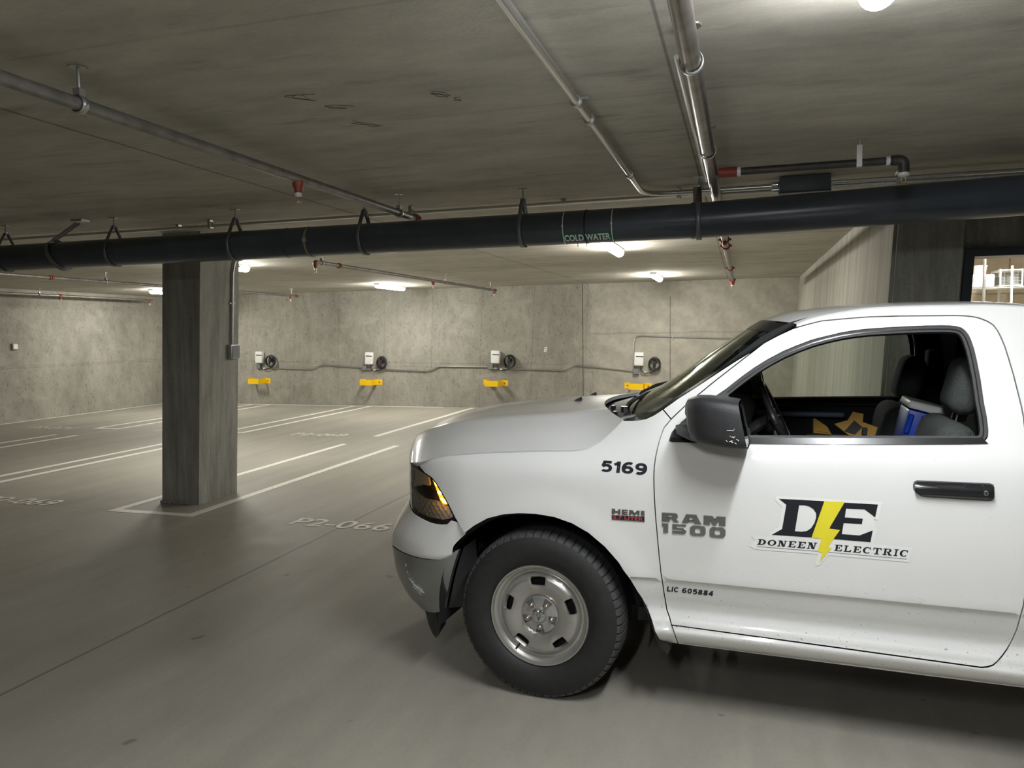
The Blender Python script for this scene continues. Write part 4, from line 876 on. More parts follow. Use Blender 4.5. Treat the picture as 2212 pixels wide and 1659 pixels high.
def bold_word(s, q, gap=.12):
    tot = sum(BOLD[c][1] for c in s) + gap*(len(s)-1); x = 0; V = []; F = []
    for c in s:
        for path in BOLD[c][0]:
            for g in stroke_quads(path, 2*h_):
                k = len(V); V += [bil(q, (x + u)/tot, v) for u, v in g]; idx = (k, k+1, k+2, k+3); F.append(idx if area([V[i] for i in idx]) > 0 else idx[::-1])
        x += BOLD[c][1] + gap
    return V, F
V, F = bold_word('5169', D_['number_5169_box'], .10); flat('fleet_number', V, F, 'ink', LF, .0015)['label'] = 'black fleet number 5169'
V, F = bold_word('LIC 605884', D_['lic_box'], .13); flat('licence_number', V, F, 'ink', LD, .0015)['label'] = 'black text LIC 605884'
def badge(name, loops, m, parent, h, off=0.0, bev=.35):
    """raised letter: outline loops (first outer, rest holes) with sloped sides"""
    top = [grow(loops[0], -h*bev)] + [grow(l, h*bev) for l in loops[1:]]
    base = [grow(loops[0], 0)] + [grow(l, 0) for l in loops[1:]]
    pts = []; edges = []
    for l in top: k = len(pts); pts += l; edges += [(k+i, k+(i+1) % len(l)) for i in range(len(l))]
    r = delaunay_2d_cdt([Vector(p) for p in pts], edges, [], 0, 1e-7); P = [(v.x, v.y) for v in r[0]]
    T = [t for t in r[2] if inside(np.array([np.mean([P[i] for i in t], axis=0)]), top[0])[0] and not any(inside(np.array([np.mean([P[i] for i in t], axis=0)]), l)[0] for l in top[1:])]
    V = [(x, side_y(x, z) + off + h, z) for x, z in P]; F = [tuple(t) if area([P[i] for i in t]) < 0 else tuple(t[::-1]) for t in T]
    for a, b in zip(base, top):
        k = len(V); n = len(a); V += [(x, side_y(x, z) + off, z) for x, z in a] + [(x, side_y(x, z) + off + h, z) for x, z in b]
        F += [(k+i, k+(i+1) % n, k+n+(i+1) % n, k+n+i) for i in range(n)]
    return V, F
def badge_obj(name, groups, m, parent, h, off=0.0):
    b = TB()
    for g in groups: V, F = badge(name, g, m, parent, h, off); b.add(V, F)
    return b.obj(name, m, parent, 20)
for g, nm in zip(D_['ram'], 'RAM1500'): badge_obj('badge_letter', [g], 'badge', LD, .006)
he = D_['hemi']; hp = badge_obj('engine_badge', [he[0]] + he[1:], 'badge', LF, .004); hp['label'] = 'grey and red engine badge'
ht = D_['hemi_text']; q = [ht[0], ht[1], ht[2], ht[3]]
bgq = [bil(q, u, v) for u, v in ((-.02, -.12), (-.02, 1.12), (1.02, 1.12), (1.02, -.12))]; flat('badge_field', bgq, [(0, 3, 2, 1)], 'ink', hp, .0046)
decal_text('badge_text', '5.7 LITER', q, 'redtxt', hp, off=.0052, bold=.02)
# logo on the door: white backing, black monogram, yellow bolt, lettering
def poly_flat(name, groups, m, parent, off):
    V = []; F = []
    for loops in groups:
        pts = []; edges = []
        for l in loops: l = dense(l, .05); k = len(pts); pts += l; edges += [(k+i, k+(i+1) % len(l)) for i in range(len(l))]
        r = delaunay_2d_cdt([Vector(p) for p in pts], edges, [], 0, 1e-7); P = [(v.x, v.y) for v in r[0]]
        C = np.array([np.mean([P[i] for i in t], axis=0) for t in r[2]]); ok = inside(C, loops[0])
        for l in loops[1:]: ok &= ~inside(C, l)
        k = len(V); V += P; F += [tuple(i+k for i in (t if area([P[j] for j in t]) > 0 else t[::-1])) for t, o in zip(r[2], ok) if o]
    return flat(name, V, F, m, parent, off)
lg = panel('company_logo', D_['logo_white'][0][0], 'sticker', LD, off=.0014, flange=0, gap=0, dx=.03); lg['label'] = 'DONEEN ELECTRIC logo with yellow bolt'
poly_flat('monogram', D_['logo_black'], 'ink', lg, .0024); poly_flat('lightning_bolt', D_['logo_yellow'], 'yvinyl', lg, .0030)
# the white ground shows the paint inside the letters' counters a little darker: kept as the sticker itself
def R4(x0, y0, x1, y1): return [(x0, y0), (x1, y0), (x1, y1), (x0, y1)]
def arc(cx, cy, rx, ry, a0, a1, n=14): return [(cx + rx*math.cos(math.radians(a0 + (a1-a0)*i/n)), cy + ry*math.sin(math.radians(a0 + (a1-a0)*i/n))) for i in range(n+1)]
def ringq(o, i): return [[o[k], o[k+1], i[k+1], i[k]] for k in range(len(o)-1)]
SL = .125
GLY = {
 'D': [R4(.14, 0, .40, 1), R4(0, 0, .46, SL), R4(0, 1-SL, .46, 1)] + ringq(arc(.42, .5, .58, .5, 90, -90), arc(.42, .5, .30, .385, 90, -90)),
 'O': ringq(arc(.5, .5, .5, .5, 0, 360, 24), arc(.5, .5, .24, .385, 0, 360, 24)),
 'N': [R4(.13, 0, .25, 1), R4(.75, 0, .87, 1), [(.10, 1), (.42, 1), (.87, 0), (.58, 0)], R4(0, 0, .36, SL), R4(0, 1-SL, .30, 1), R4(.64, 1-SL, 1, 1)],
 'E': [R4(.14, 0, .41, 1), R4(0, 0, .95, SL), R4(0, 1-SL, .93, 1), R4(.3, .46, .66, .55), R4(.60, .34, .68, .67), [(.95, 0), (1, .34), (.92, .34), (.74, SL)], [(.93, 1), (.95, .68), (.87, .68), (.72, 1-SL)]],
 'L': [R4(.14, 0, .38, 1), R4(0, 0, .95, SL), R4(0, 1-SL, .52, 1), [(.95, 0), (1, .38), (.92, .38), (.72, SL)]],
 'C': ringq(arc(.5, .5, .5, .5, 45, 318, 22), arc(.54, .5, .26, .385, 45, 318, 22)) + [R4(.82, .62, .91, 1.0)],
 'T': [R4(.38, 0, .62, 1), R4(.22, 0, .78, SL), R4(.04, 1-SL, .96, 1), [(.04, 1), (.24, 1), (.08, .66), (0, .66)], [(.96, 1), (.76, 1), (.92, .66), (1, .66)]],
 'R': [R4(.13, 0, .34, 1), R4(0, 0, .46, SL), R4(0, 1-SL, .5, 1), R4(.3, .46, .56, .55)] + ringq(arc(.52, .73, .36, .27, 90, -90), arc(.50, .73, .15, .18, 90, -90)) + [[(.44, .48), (.66, .50), (.88, SL), (.66, 0)], R4(.66, 0, 1, SL)],
 'I': [R4(.30, 0, .70, 1), R4(0, 0, 1, SL), R4(0, 1-SL, 1, 1)],
}
WID = dict(D=1, O=1.02, N=1.02, E=.92, L=.88, C=.94, T=.96, R=1.05, I=.45)
def serif_word(s, q):
    tot = sum(WID[c] for c in s) + .19*(len(s)-1); x = 0; V = []; F = []
    for c in s:
        for g in GLY[c]:
            k = len(V); V += [bil(q, (x + u*WID[c])/tot, v) for u, v in g]
            idx = tuple(range(k, k+len(g))); F.append(idx if area([V[i] for i in idx]) > 0 else idx[::-1])
        x += WID[c] + .19
    return V, F
for key, wd in (('logo_text1', 'DONEEN'), ('logo_text2', 'ELECTRIC')):
    V, F = serif_word(wd, D_[key]); flat('logo_word', V, F, 'ink', lg, .0024)
ll = D_['logo_line']; flat('underline', ll, [(3, 2, 1, 0)[::-1] if area(ll[:4]) < 0 else (0, 1, 2, 3), (4, 5, 6, 7)], 'ink', lg, .0024)

# ---- bonnet
HS = D_['hood_seam']
left = [(-.832, side_y(-.832, 1.034), 1.034), (-.790, side_y(-.790, 1.04), 1.040), (-.742, side_y(-.742, 1.046), 1.046), (-.66, side_y(-.66, 1.062), 1.062), (-.60, side_y(-.60, 1.078), 1.078)] + [(x, side_y(x, z), z) for x, z in HS]
left = [(x + .001, y - .002, z + .0035) for x, y, z in left]
def resample(P, n):
    P = np.array(P, float); d = np.r_[0, np.cumsum(np.linalg.norm(np.diff(P, axis=0), axis=1))]; t = np.linspace(0, d[-1], n)
    return np.c_[[np.interp(t, d, P[:, k]) for k in range(P.shape[1])]].T
def spline(P, n):
    """Catmull-Rom through P"""
    P = np.array(P, float); P = np.vstack([2*P[0]-P[1], P, 2*P[-1]-P[-2]]); out = []
    for i in range(1, len(P)-2):
        for t in np.linspace(0, 1, 12, endpoint=False):
            p0, p1, p2, p3 = P[i-1:i+3]; out.append(.5*((2*p1) + (-p0+p2)*t + (2*p0-5*p1+4*p2-p3)*t*t + (-p0+3*p1-3*p2+p3)*t**3))
    out.append(P[-2]); return resample(out, n)
def interp_rows(P, n): return spline(P, n)
NV = 64
Lc = np.array(spline(left, NV))
Cc_ = np.array(spline([(-1.0, 0, 1.035), (-.995, 0, 1.075), (-.96, 0, 1.135), (-.89, 0, 1.185), (-.73, 0, 1.243), (-.5, 0, 1.287), (-.2, 0, 1.318), (0, 0, 1.331), (.13, 0, 1.330)], NV))
G_ = pchip_table([(0, 0), (.08, .16), (.20, .43), (.30, .64), (.36, .765), (.385, .800), (.41, .810), (.50, .830), (.62, .878), (.8, .957), (1, 1.0)], 2000)
NS = 70
def hood_pt(v, s):
    a, b = Lc[v], Cc_[v]; fr = v/(NV-1)
    h = 1-(1-s)**(2.2 if fr < .9 else 2.0)
    g = np.interp(s, *G_); w = min(1, fr/.12); g = w*g + (1-w)*(s**.9)
    return (a[0] + (b[0]-a[0])*h, a[1]*(1-s), a[2] + (b[2]-a[2])*g)
rows = []
for v in range(NV):
    r = [hood_pt(v, s) for s in np.linspace(0, 1, NS)]; r += [(x, -y, z) for x, y, z in r[-2::-1]]; rows.append(r)
nW = len(rows[0]); V = [p for r in rows for p in r]; F = [(i*nW+k, i*nW+k+1, (i+1)*nW+k+1, (i+1)*nW+k) for i in range(NV-1) for k in range(nW-1)]
# turned-down edge all round
ed = [i*nW for i in range(NV)] + [(NV-1)*nW + k for k in range(1, nW)] + [i*nW + nW-1 for i in range(NV-2, -1, -1)] + [k for k in range(nW-2, 0, -1)]
k0 = len(V); V += [(V[i][0] + (.010 if V[i][0] < -.7 else 0), V[i][1]*.992, V[i][2]-.020) for i in ed]; F += [(ed[i], ed[(i+1) % len(ed)], k0+(i+1) % len(ed), k0+i) for i in range(len(ed))]
hood = tm('hood', V, F, 'paint', None, 50)
for x, y in ((-.02, .18), (-.07, -.36)):
    zz = max(p[2] for p in V if abs(p[0]-x) < .04 and abs(p[1]-y) < .06)
    TB().add([(x-.02, y-.014, zz-.002), (x+.022, y-.016, zz-.002), (x+.022, y+.016, zz-.002), (x-.02, y+.014, zz-.002), (x+.018, y-.011, zz+.018), (x+.018, y+.011, zz+.018)], [(0, 1, 4), (0, 4, 5, 3), (3, 5, 2), (1, 2, 5, 4)]).obj('washer_nozzle', 'black', hood)

# ---- windshield, roof, cowl
WE = [(x, side_y(x, z) - .004, z) for x, z in D_['windshield_edge']]
wl = np.array(spline([(.45, .870, 1.278)] + [(.505, .874, 1.318)] + WE, 24)); wc = np.array(spline([(.23, 0, 1.285), (.30, 0, 1.333), (.504, 0, 1.459), (.66, 0, 1.570), (.805, 0, 1.668), (.93, 0, 1.748)], 24))
def ws_pt(i, s):
    a, b = wl[i], wc[i]; h = 1-(1-s)**2.4; return (a[0] + (b[0]-a[0])*h, a[1]*(1-s), a[2] + (b[2]-a[2])*h)
def grid_sym(fn, n, ns, s0=0.0, s1=1.0):
    rows = []
    for i in range(n):
        r = [fn(i, s) for s in np.linspace(s0, s1, ns)]
        rows.append(r + ([(x, -y, z) for x, y, z in r[-2::-1]] if s1 == 1.0 else []))
    w_ = len(rows[0]); return [p for r in rows for p in r], [(i*w_+k, (i)*w_+k+1, (i+1)*w_+k+1, (i+1)*w_+k) for i in range(n-1) for k in range(w_-1)]
V, F = grid_sym(ws_pt, 24, 24); wsh = tm('windshield', V, F, 'glassfront', None, 60)
for sg in (1, -1):
    V, F = grid_sym(ws_pt, 24, 4, 0.0, .035); V = [(x, sg*y, z + .001) for x, y, z in V]; tm('edge_band', V, F, 'blackgloss', wsh, 60)
V = [ws_pt(i, s) for i in (21, 23) for s in np.linspace(0, 1, 24)]; V = [(x, y, z+.001) for x, y, z in V]; V = V[:24] + [(x, -y, z) for x, y, z in V[22::-1]] + V[24:] + [(x, -y, z) for x, y, z in V[46:23:-1]]
w_ = 47; tm('top_band', V, [(k, k+1, w_+k+1, w_+k) for k in range(w_-1)], 'blackgloss', wsh, 60)
re = [(x, side_y(x, z) - .004, z + .004) for x, z in D_['drip']] + [(1.98, side_y(1.98, 1.777)-.004, 1.781), (2.035, side_y(2.035, 1.765)-.004, 1.769), (2.055, side_y(2.055, 1.72)-.004, 1.724)]
rl = np.array(spline(re, 34)); rc = np.array(spline([(.932, 0, 1.752), (1.06, 0, 1.789), (1.25, 0, 1.812), (1.5, 0, 1.823), (1.8, 0, 1.822), (1.98, 0, 1.806), (2.04, 0, 1.775), (2.055, 0, 1.735)], 34))
def roof_pt(i, s):
    a, b = rl[i], rc[i]; h = 1-(1-s)**2.4; g = np.interp(s, *pchip_table([(0, 0), (.05, .22), (.15, .45), (.4, .78), (.7, .95), (1, 1)])); return (a[0] + (b[0]-a[0])*h, a[1]*(1-s), a[2] + (b[2]-a[2])*g)
V, F = grid_sym(roof_pt, 34, 22); n = 43
ed = [i*n for i in range(34)]; k0 = len(V)
V += [(V[i][0], V[i][1]-.004, V[i][2]-.014) for i in ed] + [(V[i+n-1][0], V[i+n-1][1]+.004, V[i+n-1][2]-.014) for i in ed]
F += [(ed[i], ed[i+1], k0+i+1, k0+i) for i in range(33)] + [(ed[i]+n-1, ed[i+1]+n-1, k0+34+i+1, k0+34+i) for i in range(33)]
tm('roof', V, F, 'paint', None, 40)
# inner headliner and cab back, dark
V2 = [(x, y*.97, z-.035) for x, y, z in V[:34*n]]; tm('headliner', V2, F[:33*(n-1)], 'seat', None, 60)
bk = [(1.96, side_y(1.96, z)-.06, z) for z in np.linspace(.5, 1.76, 16)]; tm('cab_back', [p for p in bk] + [(x+.02, -y, z) for x, y, z in bk], [(i, i+1, 17+i, 16+i) for i in range(15)], 'inner', None, None)
bk2 = [(2.058, side_y(2.05, z)-.003, z) for z in np.linspace(.32, 1.74, 20)]; tm('cab_rear_panel', [p for p in bk2] + [(x, -y, z) for x, y, z in bk2], [(i, i+1, 21+i, 20+i) for i in range(19)], 'paint', None, 30)
# dark inner shell right behind the outer panels, so the seams read dark
def shell(s):
    xs = [v for v in np.arange(-.35, 2.03, .06)]; zs = list(np.arange(.33, 1.24, .05)); V = []; F = []
    for x in xs:
        for z in zs: V.append((x, s*(side_y(x, z) - .022), z))
    n = len(zs)
    for i in range(len(xs)-1):
        for k in range(n-1):
            x, z = xs[i] + .03, zs[k] + .025
            if math.hypot(x, z-.391) < .56 or (x < .5 and z > 1.08) or z > 1.2: continue
            F.append((i*n+k, i*n+k+1, (i+1)*n+k+1, (i+1)*n+k))
    tm('inner_shell', V, F, 'inner', None, 30)
for s in (1, -1): shell(s)
def frame_shell(s):
    """dark pillars and roof rail behind the door frame and cab side"""
    o1 = grow(win, .012); panel('pillar_frame', grow(door, .03), 'inner', None, holes=[o1], off=-.026, side=s, flange=.03, gap=0, hgap=0)
for s in (1, -1): frame_shell(s)
# floor pan, firewall and engine bay floor block the view from below
TB().box((-.45, -.62, .42), (-.42, .62, 1.0)).obj('radiator_support', 'inner', None, None)
TB().box((.45, -.90, .40), (4.2, .90, .46)).obj('floor_pan', 'inner', None, None)
TB().add([(.50, -.90, .46), (.50, .90, .46), (.30, .86, 1.20), (.30, -.86, 1.20)], [(0, 1, 2, 3)]).obj('firewall', 'inner', None, None)
TB().box((-.9, -.42, .30), (4.2, -.34, .42)).obj('frame_rail', 'inner', None, None); TB().box((-.9, .34, .30), (4.2, .42, .42)).obj('frame_rail', 'inner', None, None)
# cowl: black panel between hood and glass
cf = [(.395, .865, 1.270), (.345, .80, 1.262), (.26, .62, 1.268), (.19, .40, 1.278), (.13, .2, 1.284), (.10, 0, 1.287)]
cr = [(.50, .875, 1.312), (.44, .80, 1.302), (.36, .62, 1.315), (.30, .40, 1.325), (.27, .2, 1.33), (.26, 0, 1.335)]
A1 = resample(cf, 20); B1 = resample(cr, 20)
b = TB(); b.strip([tuple(p) for p in A1], [tuple(p) for p in B1]); b.strip([(x, -y, z) for x, y, z in A1], [(x, -y, z) for x, y, z in B1]); cw = b.obj('cowl', 'black', None)
for x, y, z in ((.27, .55, 1.297), (.215, .34, 1.305)): TB().rbox((x-.012, y-.016, z-.01), (x+.012, y+.016, z+.012), .004, 1).obj('clip', 'blackgloss', cw)
for y0, y1 in ((.60, .0), (-.05, -.62)):
    ax = .33 if y0 > 0 else .27
    w_ = TB().tube([(ax, y0, 1.325), (ax-.005, y0-.10, 1.345), (ax+.035, y1+.18, 1.372), (ax+.10, y1, 1.385)], [.011, .009, .007, .005], 8).obj('wiper_arm', 'black', None)
    TB().tube([(ax+.03, y1+.40, 1.362), (ax+.07, y1+.15, 1.377), (ax+.115, y1-.10, 1.385)], .006, 6).obj('wiper_blade', 'cable', w_)
    TB().lathe([(0, .03), (.018, .03), (.022, 0), (0, 0)], 14, 'z', (ax, y0, 1.31)).obj('wiper_pivot', 'blackgloss', w_)
TB().tube([(.40, .70, 1.305), (.36, .745, 1.300), (.33, .78, 1.29)], .010, 8).obj('hose', 'steel', cw)
TB().tube([(.50, -.45, 1.40), (.40, -.62, 1.375), (.33, -.70, 1.355)], .006, 6).obj('cowl_seal', 'cable', cw)
# rear view mirror and windshield sticker
mir = TB().rbox((.80, -.13, 1.545), (.83, .11, 1.605), .012, 2, ).obj('rear_view_mirror', 'black', None); TB().rbox((.829, -.12, 1.552), (.833, .10, 1.598), .002, 1).obj('mirror_glass', 'reflector', mir); TB().tube([(.815, -.01, 1.60), (.83, -.01, 1.665)], .008, 8).obj('mirror_stalk', 'black', mir)
st = [ws_pt(i, s) for i in (17, 18) for s in (.10, .22)]; tm('windshield_sticker', [(x, y, z-.004) for x, y, z in st], [(0, 1, 3, 2)], mat('pale_blue_sticker', (.25, .42, .52), .5), wsh, None)
st = [ws_pt(i, s) for i in (20, 21) for s in (.16, .22)]; tm('windshield_sticker', [(x, y, z-.004) for x, y, z in st], [(0, 1, 3, 2)], 'white', wsh, None)

# ---- headlights
hl = [p for p in D_['headlight'] if p[0] > -.75]
hl = [(-.775, 1.044), (-.70, 1.040)] + [p for p in hl if p[0] > -.69] + [(-.73, .806), (-.79, .818), (-.825, .83), (-.842, .90), (-.838, .98), (-.815, 1.034)]
def hl_out(x, z): return side_y(x, z)
for s in (1, -1):
    lens = panel('headlight', hl, 'lens', None, f=hl_out, off=-.003, side=s, flange=0, gap=.002, dx=.03, zl=list(np.arange(.78, 1.05, .02)))
    panel('housing', grow(hl, .002), 'darklens', lens, f=lambda x, z: side_y(x, z) - .06, side=s, flange=0, gap=0, dx=.03, zl=list(np.arange(.78, 1.05, .02)))
    hw_ = dense(grow(hl, .001), .02); hw_ = hw_ + hw_[:1]; TB().strip([(x, s*(side_y(x, z) - .004), z) for x, z in hw_], [(x, s*(side_y(x, z) - .061), z) for x, z in hw_]).obj('housing_wall', 'darklens', lens)
    panel('bezel_rim', grow(hl, .002), 'blackgloss', lens, holes=[grow(hl, -.005)], off=-.002, side=s, flange=.006, gap=0, hgap=0)
    panel('high_beam_reflector', D_['hl_bright'], 'reflector', lens, f=lambda x, z: side_y(x, z) - .012 - .018*math.sin(max(0, z-.93)*24), side=s, flange=.01, gap=0, dx=.02, zl=list(np.arange(.9, 1.05, .012)))
    panel('low_beam_bowl', D_['hl_dark'], 'blackgloss', lens, f=lambda x, z: side_y(x, z) - .022, side=s, flange=.01, gap=0, dx=.02, zl=list(np.arange(.85, 1.0, .012)))
    panel('reflector_field', smooth_poly([(-.74, .925), (-.62, .895), (-.55, .895), (-.50, .89), (-.445, .865), (-.425, .83), (-.47, .805), (-.56, .80), (-.66, .812), (-.75, .825)], 1), 'facet', lens, f=lambda x, z: side_y(x, z) - .024 + .005*math.sin(x*190)*math.sin(z*160), side=s, flange=.006, gap=0, dx=.008, zl=list(np.arange(.79, .94, .008)))
    am = panel('turn_signal', D_['amber'], 'amber', lens, f=lambda x, z: side_y(x, z) - .012, side=s, flange=.014, gap=0, dx=.02, zl=list(np.arange(.86, 1.05, .012)))
    for x, z, a, c in ((-.523, .979, .010, .010), (-.502, .938, .012, .009), (-.480, .907, .019, .004), (-.468, .895, .018, .003)):
        panel('lit_bulb', [(x+a*math.cos(q), z - (x+a*math.cos(q)-x)*.25 + c*math.sin(q)) for q in np.linspace(0, 2*math.pi, 14, endpoint=False)], 'amberlit', am, f=lambda x, z: side_y(x, z) - .010, side=s, flange=.002, gap=0, dx=.01, zl=list(np.arange(.86, 1.05, .01)))
# front grille between the lamps (not in view, kept simple but complete)
b = TB(); gp = [(-.80, .56), (-.86, .45), (-.915, .2), (-.925, 0)]; gp = gp + [(x, -y) for x, y in gp[-2::-1]]
b.strip([(x, y, .80) for x, y in gp], [(x+.01, y, 1.03) for x, y in gp]); gr = b.obj('grille', 'inner', None)
for z in (.83, .92, 1.01): TB().tube([(x-.012, y, z) for x, y in gp], .012, 8).obj('grille_bar', 'chrome', gr)
TB().rbox((-1.02, -.03, .81), (-.99, .03, 1.03), .01, 2).obj('grille_bar', 'chrome', gr)

# ---- bumper: white upper cap, dull chrome bar, black valance
nb = 40
top = spline([(-.352, .985, .758), (-.410, side_y(-.410, .823)+.003, .820), (-.455, side_y(-.455, .79)+.003, .792), (-.54, side_y(-.54, .785)+.003, .785), (-.63, side_y(-.63, .795)+.003, .796), (-.70, side_y(-.70, .806)+.004, .806), (-.79, side_y(-.79, .82)+.006, .820), (-.865, .56, .83), (-.93, .38, .82), (-.965, .2, .82), (-.975, 0, .82)], nb)
mid = spline([(-.415, .992, .695), (-.435, .992, .690), (-.50, .988, .685), (-.59, .972, .684), (-.70, .922, .682), (-.79, .855, .682), (-.875, .755, .682), (-.955, .58, .684), (-1.02, .36, .685), (-1.05, .18, .685), (-1.06, 0, .685)], nb)
low = spline([(-.430, .986, .650), (-.455, .990, .638), (-.50, .988, .622), (-.60, .970, .614), (-.70, .925, .611), (-.79, .862, .608), (-.885, .765, .604), (-.965, .60, .604), (-1.03, .37, .604), (-1.06, .19, .604), (-1.07, 0, .604)], nb)
bot = spline([(-.436, .978, .640), (-.46, .982, .628), (-.50, .978, .612), (-.60, .958, .604), (-.70, .914, .601), (-.79, .850, .598), (-.88, .752, .594), (-.955, .59, .594), (-1.02, .36, .594), (-1.05, .18, .594), (-1.06, 0, .594)], nb)
def strip_rows(rows, name, m, parent=None, smooth=45):
    V = []; n = len(rows[0]); full = []
    for r in rows:
        r = [tuple(p) for p in r]; r = r + [(x, -y, z) for x, y, z in r[-2::-1]]; full.append(r); V += r
    w_ = len(full[0]); F = [(i*w_+k, i*w_+k+1, (i+1)*w_+k+1, (i+1)*w_+k) for i in range(len(rows)-1) for k in range(w_-1)]
    return tm(name, V, F, m, parent, smooth)
def blend_rows(ctrl, n):
    """smooth rows through control curves (each nb x 3)"""
    C = [np.array(c) for c in ctrl]; out = []
    cols = [spline([c[k] for c in C], n) for k in range(len(C[0]))]
    return [[cols[k][i] for k in range(len(cols))] for i in range(n)]
cap = strip_rows(blend_rows([top, mid, low], 14) + [bot], 'bumper_cap', 'paint', None, 60)
ct = spline([(-.405, .962, .668), (-.450, .972, .640), (-.50, .972, .610), (-.60, .954, .599), (-.70, .912, .596), (-.79, .850, .593), (-.884, .756, .590), (-.96, .595, .590), (-1.025, .365, .590), (-1.055, .185, .590), (-1.065, 0, .590)], nb)
cm = spline([(-.445, .958, .555), (-.485, .957, .530), (-.53, .951, .505), (-.60, .935, .478), (-.70, .895, .462), (-.78, .838, .455), (-.868, .748, .45), (-.945, .59, .45), (-1.01, .36, .45), (-1.04, .18, .45), (-1.05, 0, .45)], nb)
cl = spline([(-.495, .930, .40), (-.530, .917, .384), (-.585, .893, .362), (-.66, .853, .342), (-.74, .80, .33), (-.82, .722, .325), (-.89, .57, .325), (-.96, .35, .325), (-.99, .18, .325), (-1.0, 0, .325)], nb)
cb = spline([(-.520, .905, .335), (-.548, .889, .318), (-.59, .862, .298), (-.65, .825, .282), (-.72, .765, .272), (-.78, .69, .27), (-.85, .55, .27), (-.92, .34, .27), (-.95, .18, .27), (-.96, 0, .27)], nb)
chrome = strip_rows(blend_rows([ct, cm, cl, cb], 16), 'bumper_bar', 'chrome', None, 60)
for s in (1, -1):      # rolled end of the bar and the dark splash plate behind it
    e = [c[0] for c in (ct, cm, cl, cb)]; e = spline(e, 10); b = TB()
    b.strip([(x, s*y, z) for x, y, z in e], [(x+.008, s*(y-.010), z) for x, y, z in e]); b.obj('bar_end', 'chrome', chrome)
    b = TB(); b.strip([(x+.012, s*(y-.03), z) for x, y, z in e], [(-.36 + .02*i/9, s*.86, z + .03) for i, (x, y, z) in enumerate(e)]); b.obj('splash_plate', 'black', chrome)
# scuff marks on the bar
rs = random.Random(11); b = TB()
def bar_y(x, z):
    rows_ = blend_rows([ct, cm, cl, cb], 16); best = min((abs(p[0]-x)*1.5 + abs(p[2]-z), p[1]) for r in rows_ for p in r); return best[1]
BR = [p for r in blend_rows([ct, cm, cl, cb], 30) for p in r]
def bar_pt(x, z): ds = sorted((((p[0]-x)**2 + (p[2]-z)**2), tuple(p)) for p in BR)[:3]; wt = [1/(d+1e-5) for d, _ in ds]; return sum(w_*p[1] for w_, (_, p) in zip(wt, ds))/sum(wt)
SCR = [(-.745, .545, .012, -.012), (-.735, .53, .008, .012), (-.73, .505, .012, -.006), (-.725, .485, .010, .006), (-.715, .475, .03, -.02), (-.705, .455, .045, -.03), (-.69, .445, .05, -.03), (-.70, .43, .045, -.028), (-.67, .44, .035, -.018), (-.66, .425, .03, -.014), (-.69, .415, .028, .02), (-.66, .405, .02, .004), (-.675, .40, .02, -.012), (-.64, .41, .012, -.004)]
for x, z, dx_, dz_ in SCR:
    p0 = (x, bar_pt(x, z) + .004, z); p1 = (x+dx_, bar_pt(x+dx_, z+dz_) + .004, z+dz_); b.tube([p0, p1], .0013, 4)
o = b.obj('scuff_marks', 'sticker', chrome); o['kind'] = 'stuff'
vt = [(x+.012, y-.015, z+.02) for x, y, z in cb]; vb = spline([(-.575, .85, .20), (-.585, .845, .19), (-.60, .835, .155), (-.64, .80, .165), (-.69, .75, .20), (-.73, .69, .225), (-.78, .60, .235), (-.84, .45, .235), (-.90, .3, .235), (-.93, .15, .235), (-.94, 0, .235)], nb)
strip_rows([vt, vb], 'valance', 'black', None, 60)
for s in (1, -1): TB().add([(-.595, s*.84, .30), (-.575, s*.85, .20), (-.600, s*.835, .150), (-.56, s*.80, .22), (-.53, s*.85, .33)], [(0, 1, 2, 3, 4)]).obj('air_dam_end', 'black', None, None)

# ---- wheel arches, mud flaps
AR = [p for p in D_['fender'] if math.hypot(p[0], p[1]-.391) < .52 and p[1] > .5 and p[1] < .9 and -.36 < p[0] < .49]
for s in (1, -1):
    for xc in (0, 3.06):
        b = TB(); a = np.linspace(math.radians(-12), math.radians(192), 40); V1 = [(xc + .515*math.cos(q)*(1.0), s*.965, .391 + .500*math.sin(q)) for q in a]; V2 = [(x, s*.50, z) for x, y, z in V1]
        b.strip(V1, V2); k = len(b.V); b.add(V2 + [(xc, s*.50, .391)], [(i, i+1, len(V2)) for i in range(len(V2)-1)]); b.obj('arch_liner', 'inner', None)
    lipP = smooth_poly(AR, 1, False); nrm = []
    b = TB(); V1 = [(x, s*(side_y(x, z) - .004), z) for x, z in lipP]; V2 = [(x + (.0 - x)*.03, s*(side_y(x, z) - .05), z + (.391-z)*.03) for x, z in lipP]; b.strip(V1, V2); b.obj('arch_lip', 'inner', None)
    fl = [(.462, .548), (.500, .545), (.545, .44), (.585, .33), (.602, .300), (.588, .272), (.548, .312), (.508, .42)]
    V = [(x, s*.940, z) for x, z in fl] + [(x, s*.70, z) for x, z in fl]; n = len(fl)
    tm('mud_flap', V, [tuple(range(n)), tuple(range(2*n-1, n-1, -1))] + [(i, (i+1) % n, n+(i+1) % n, n+i) for i in range(n)], 'black', None, None)

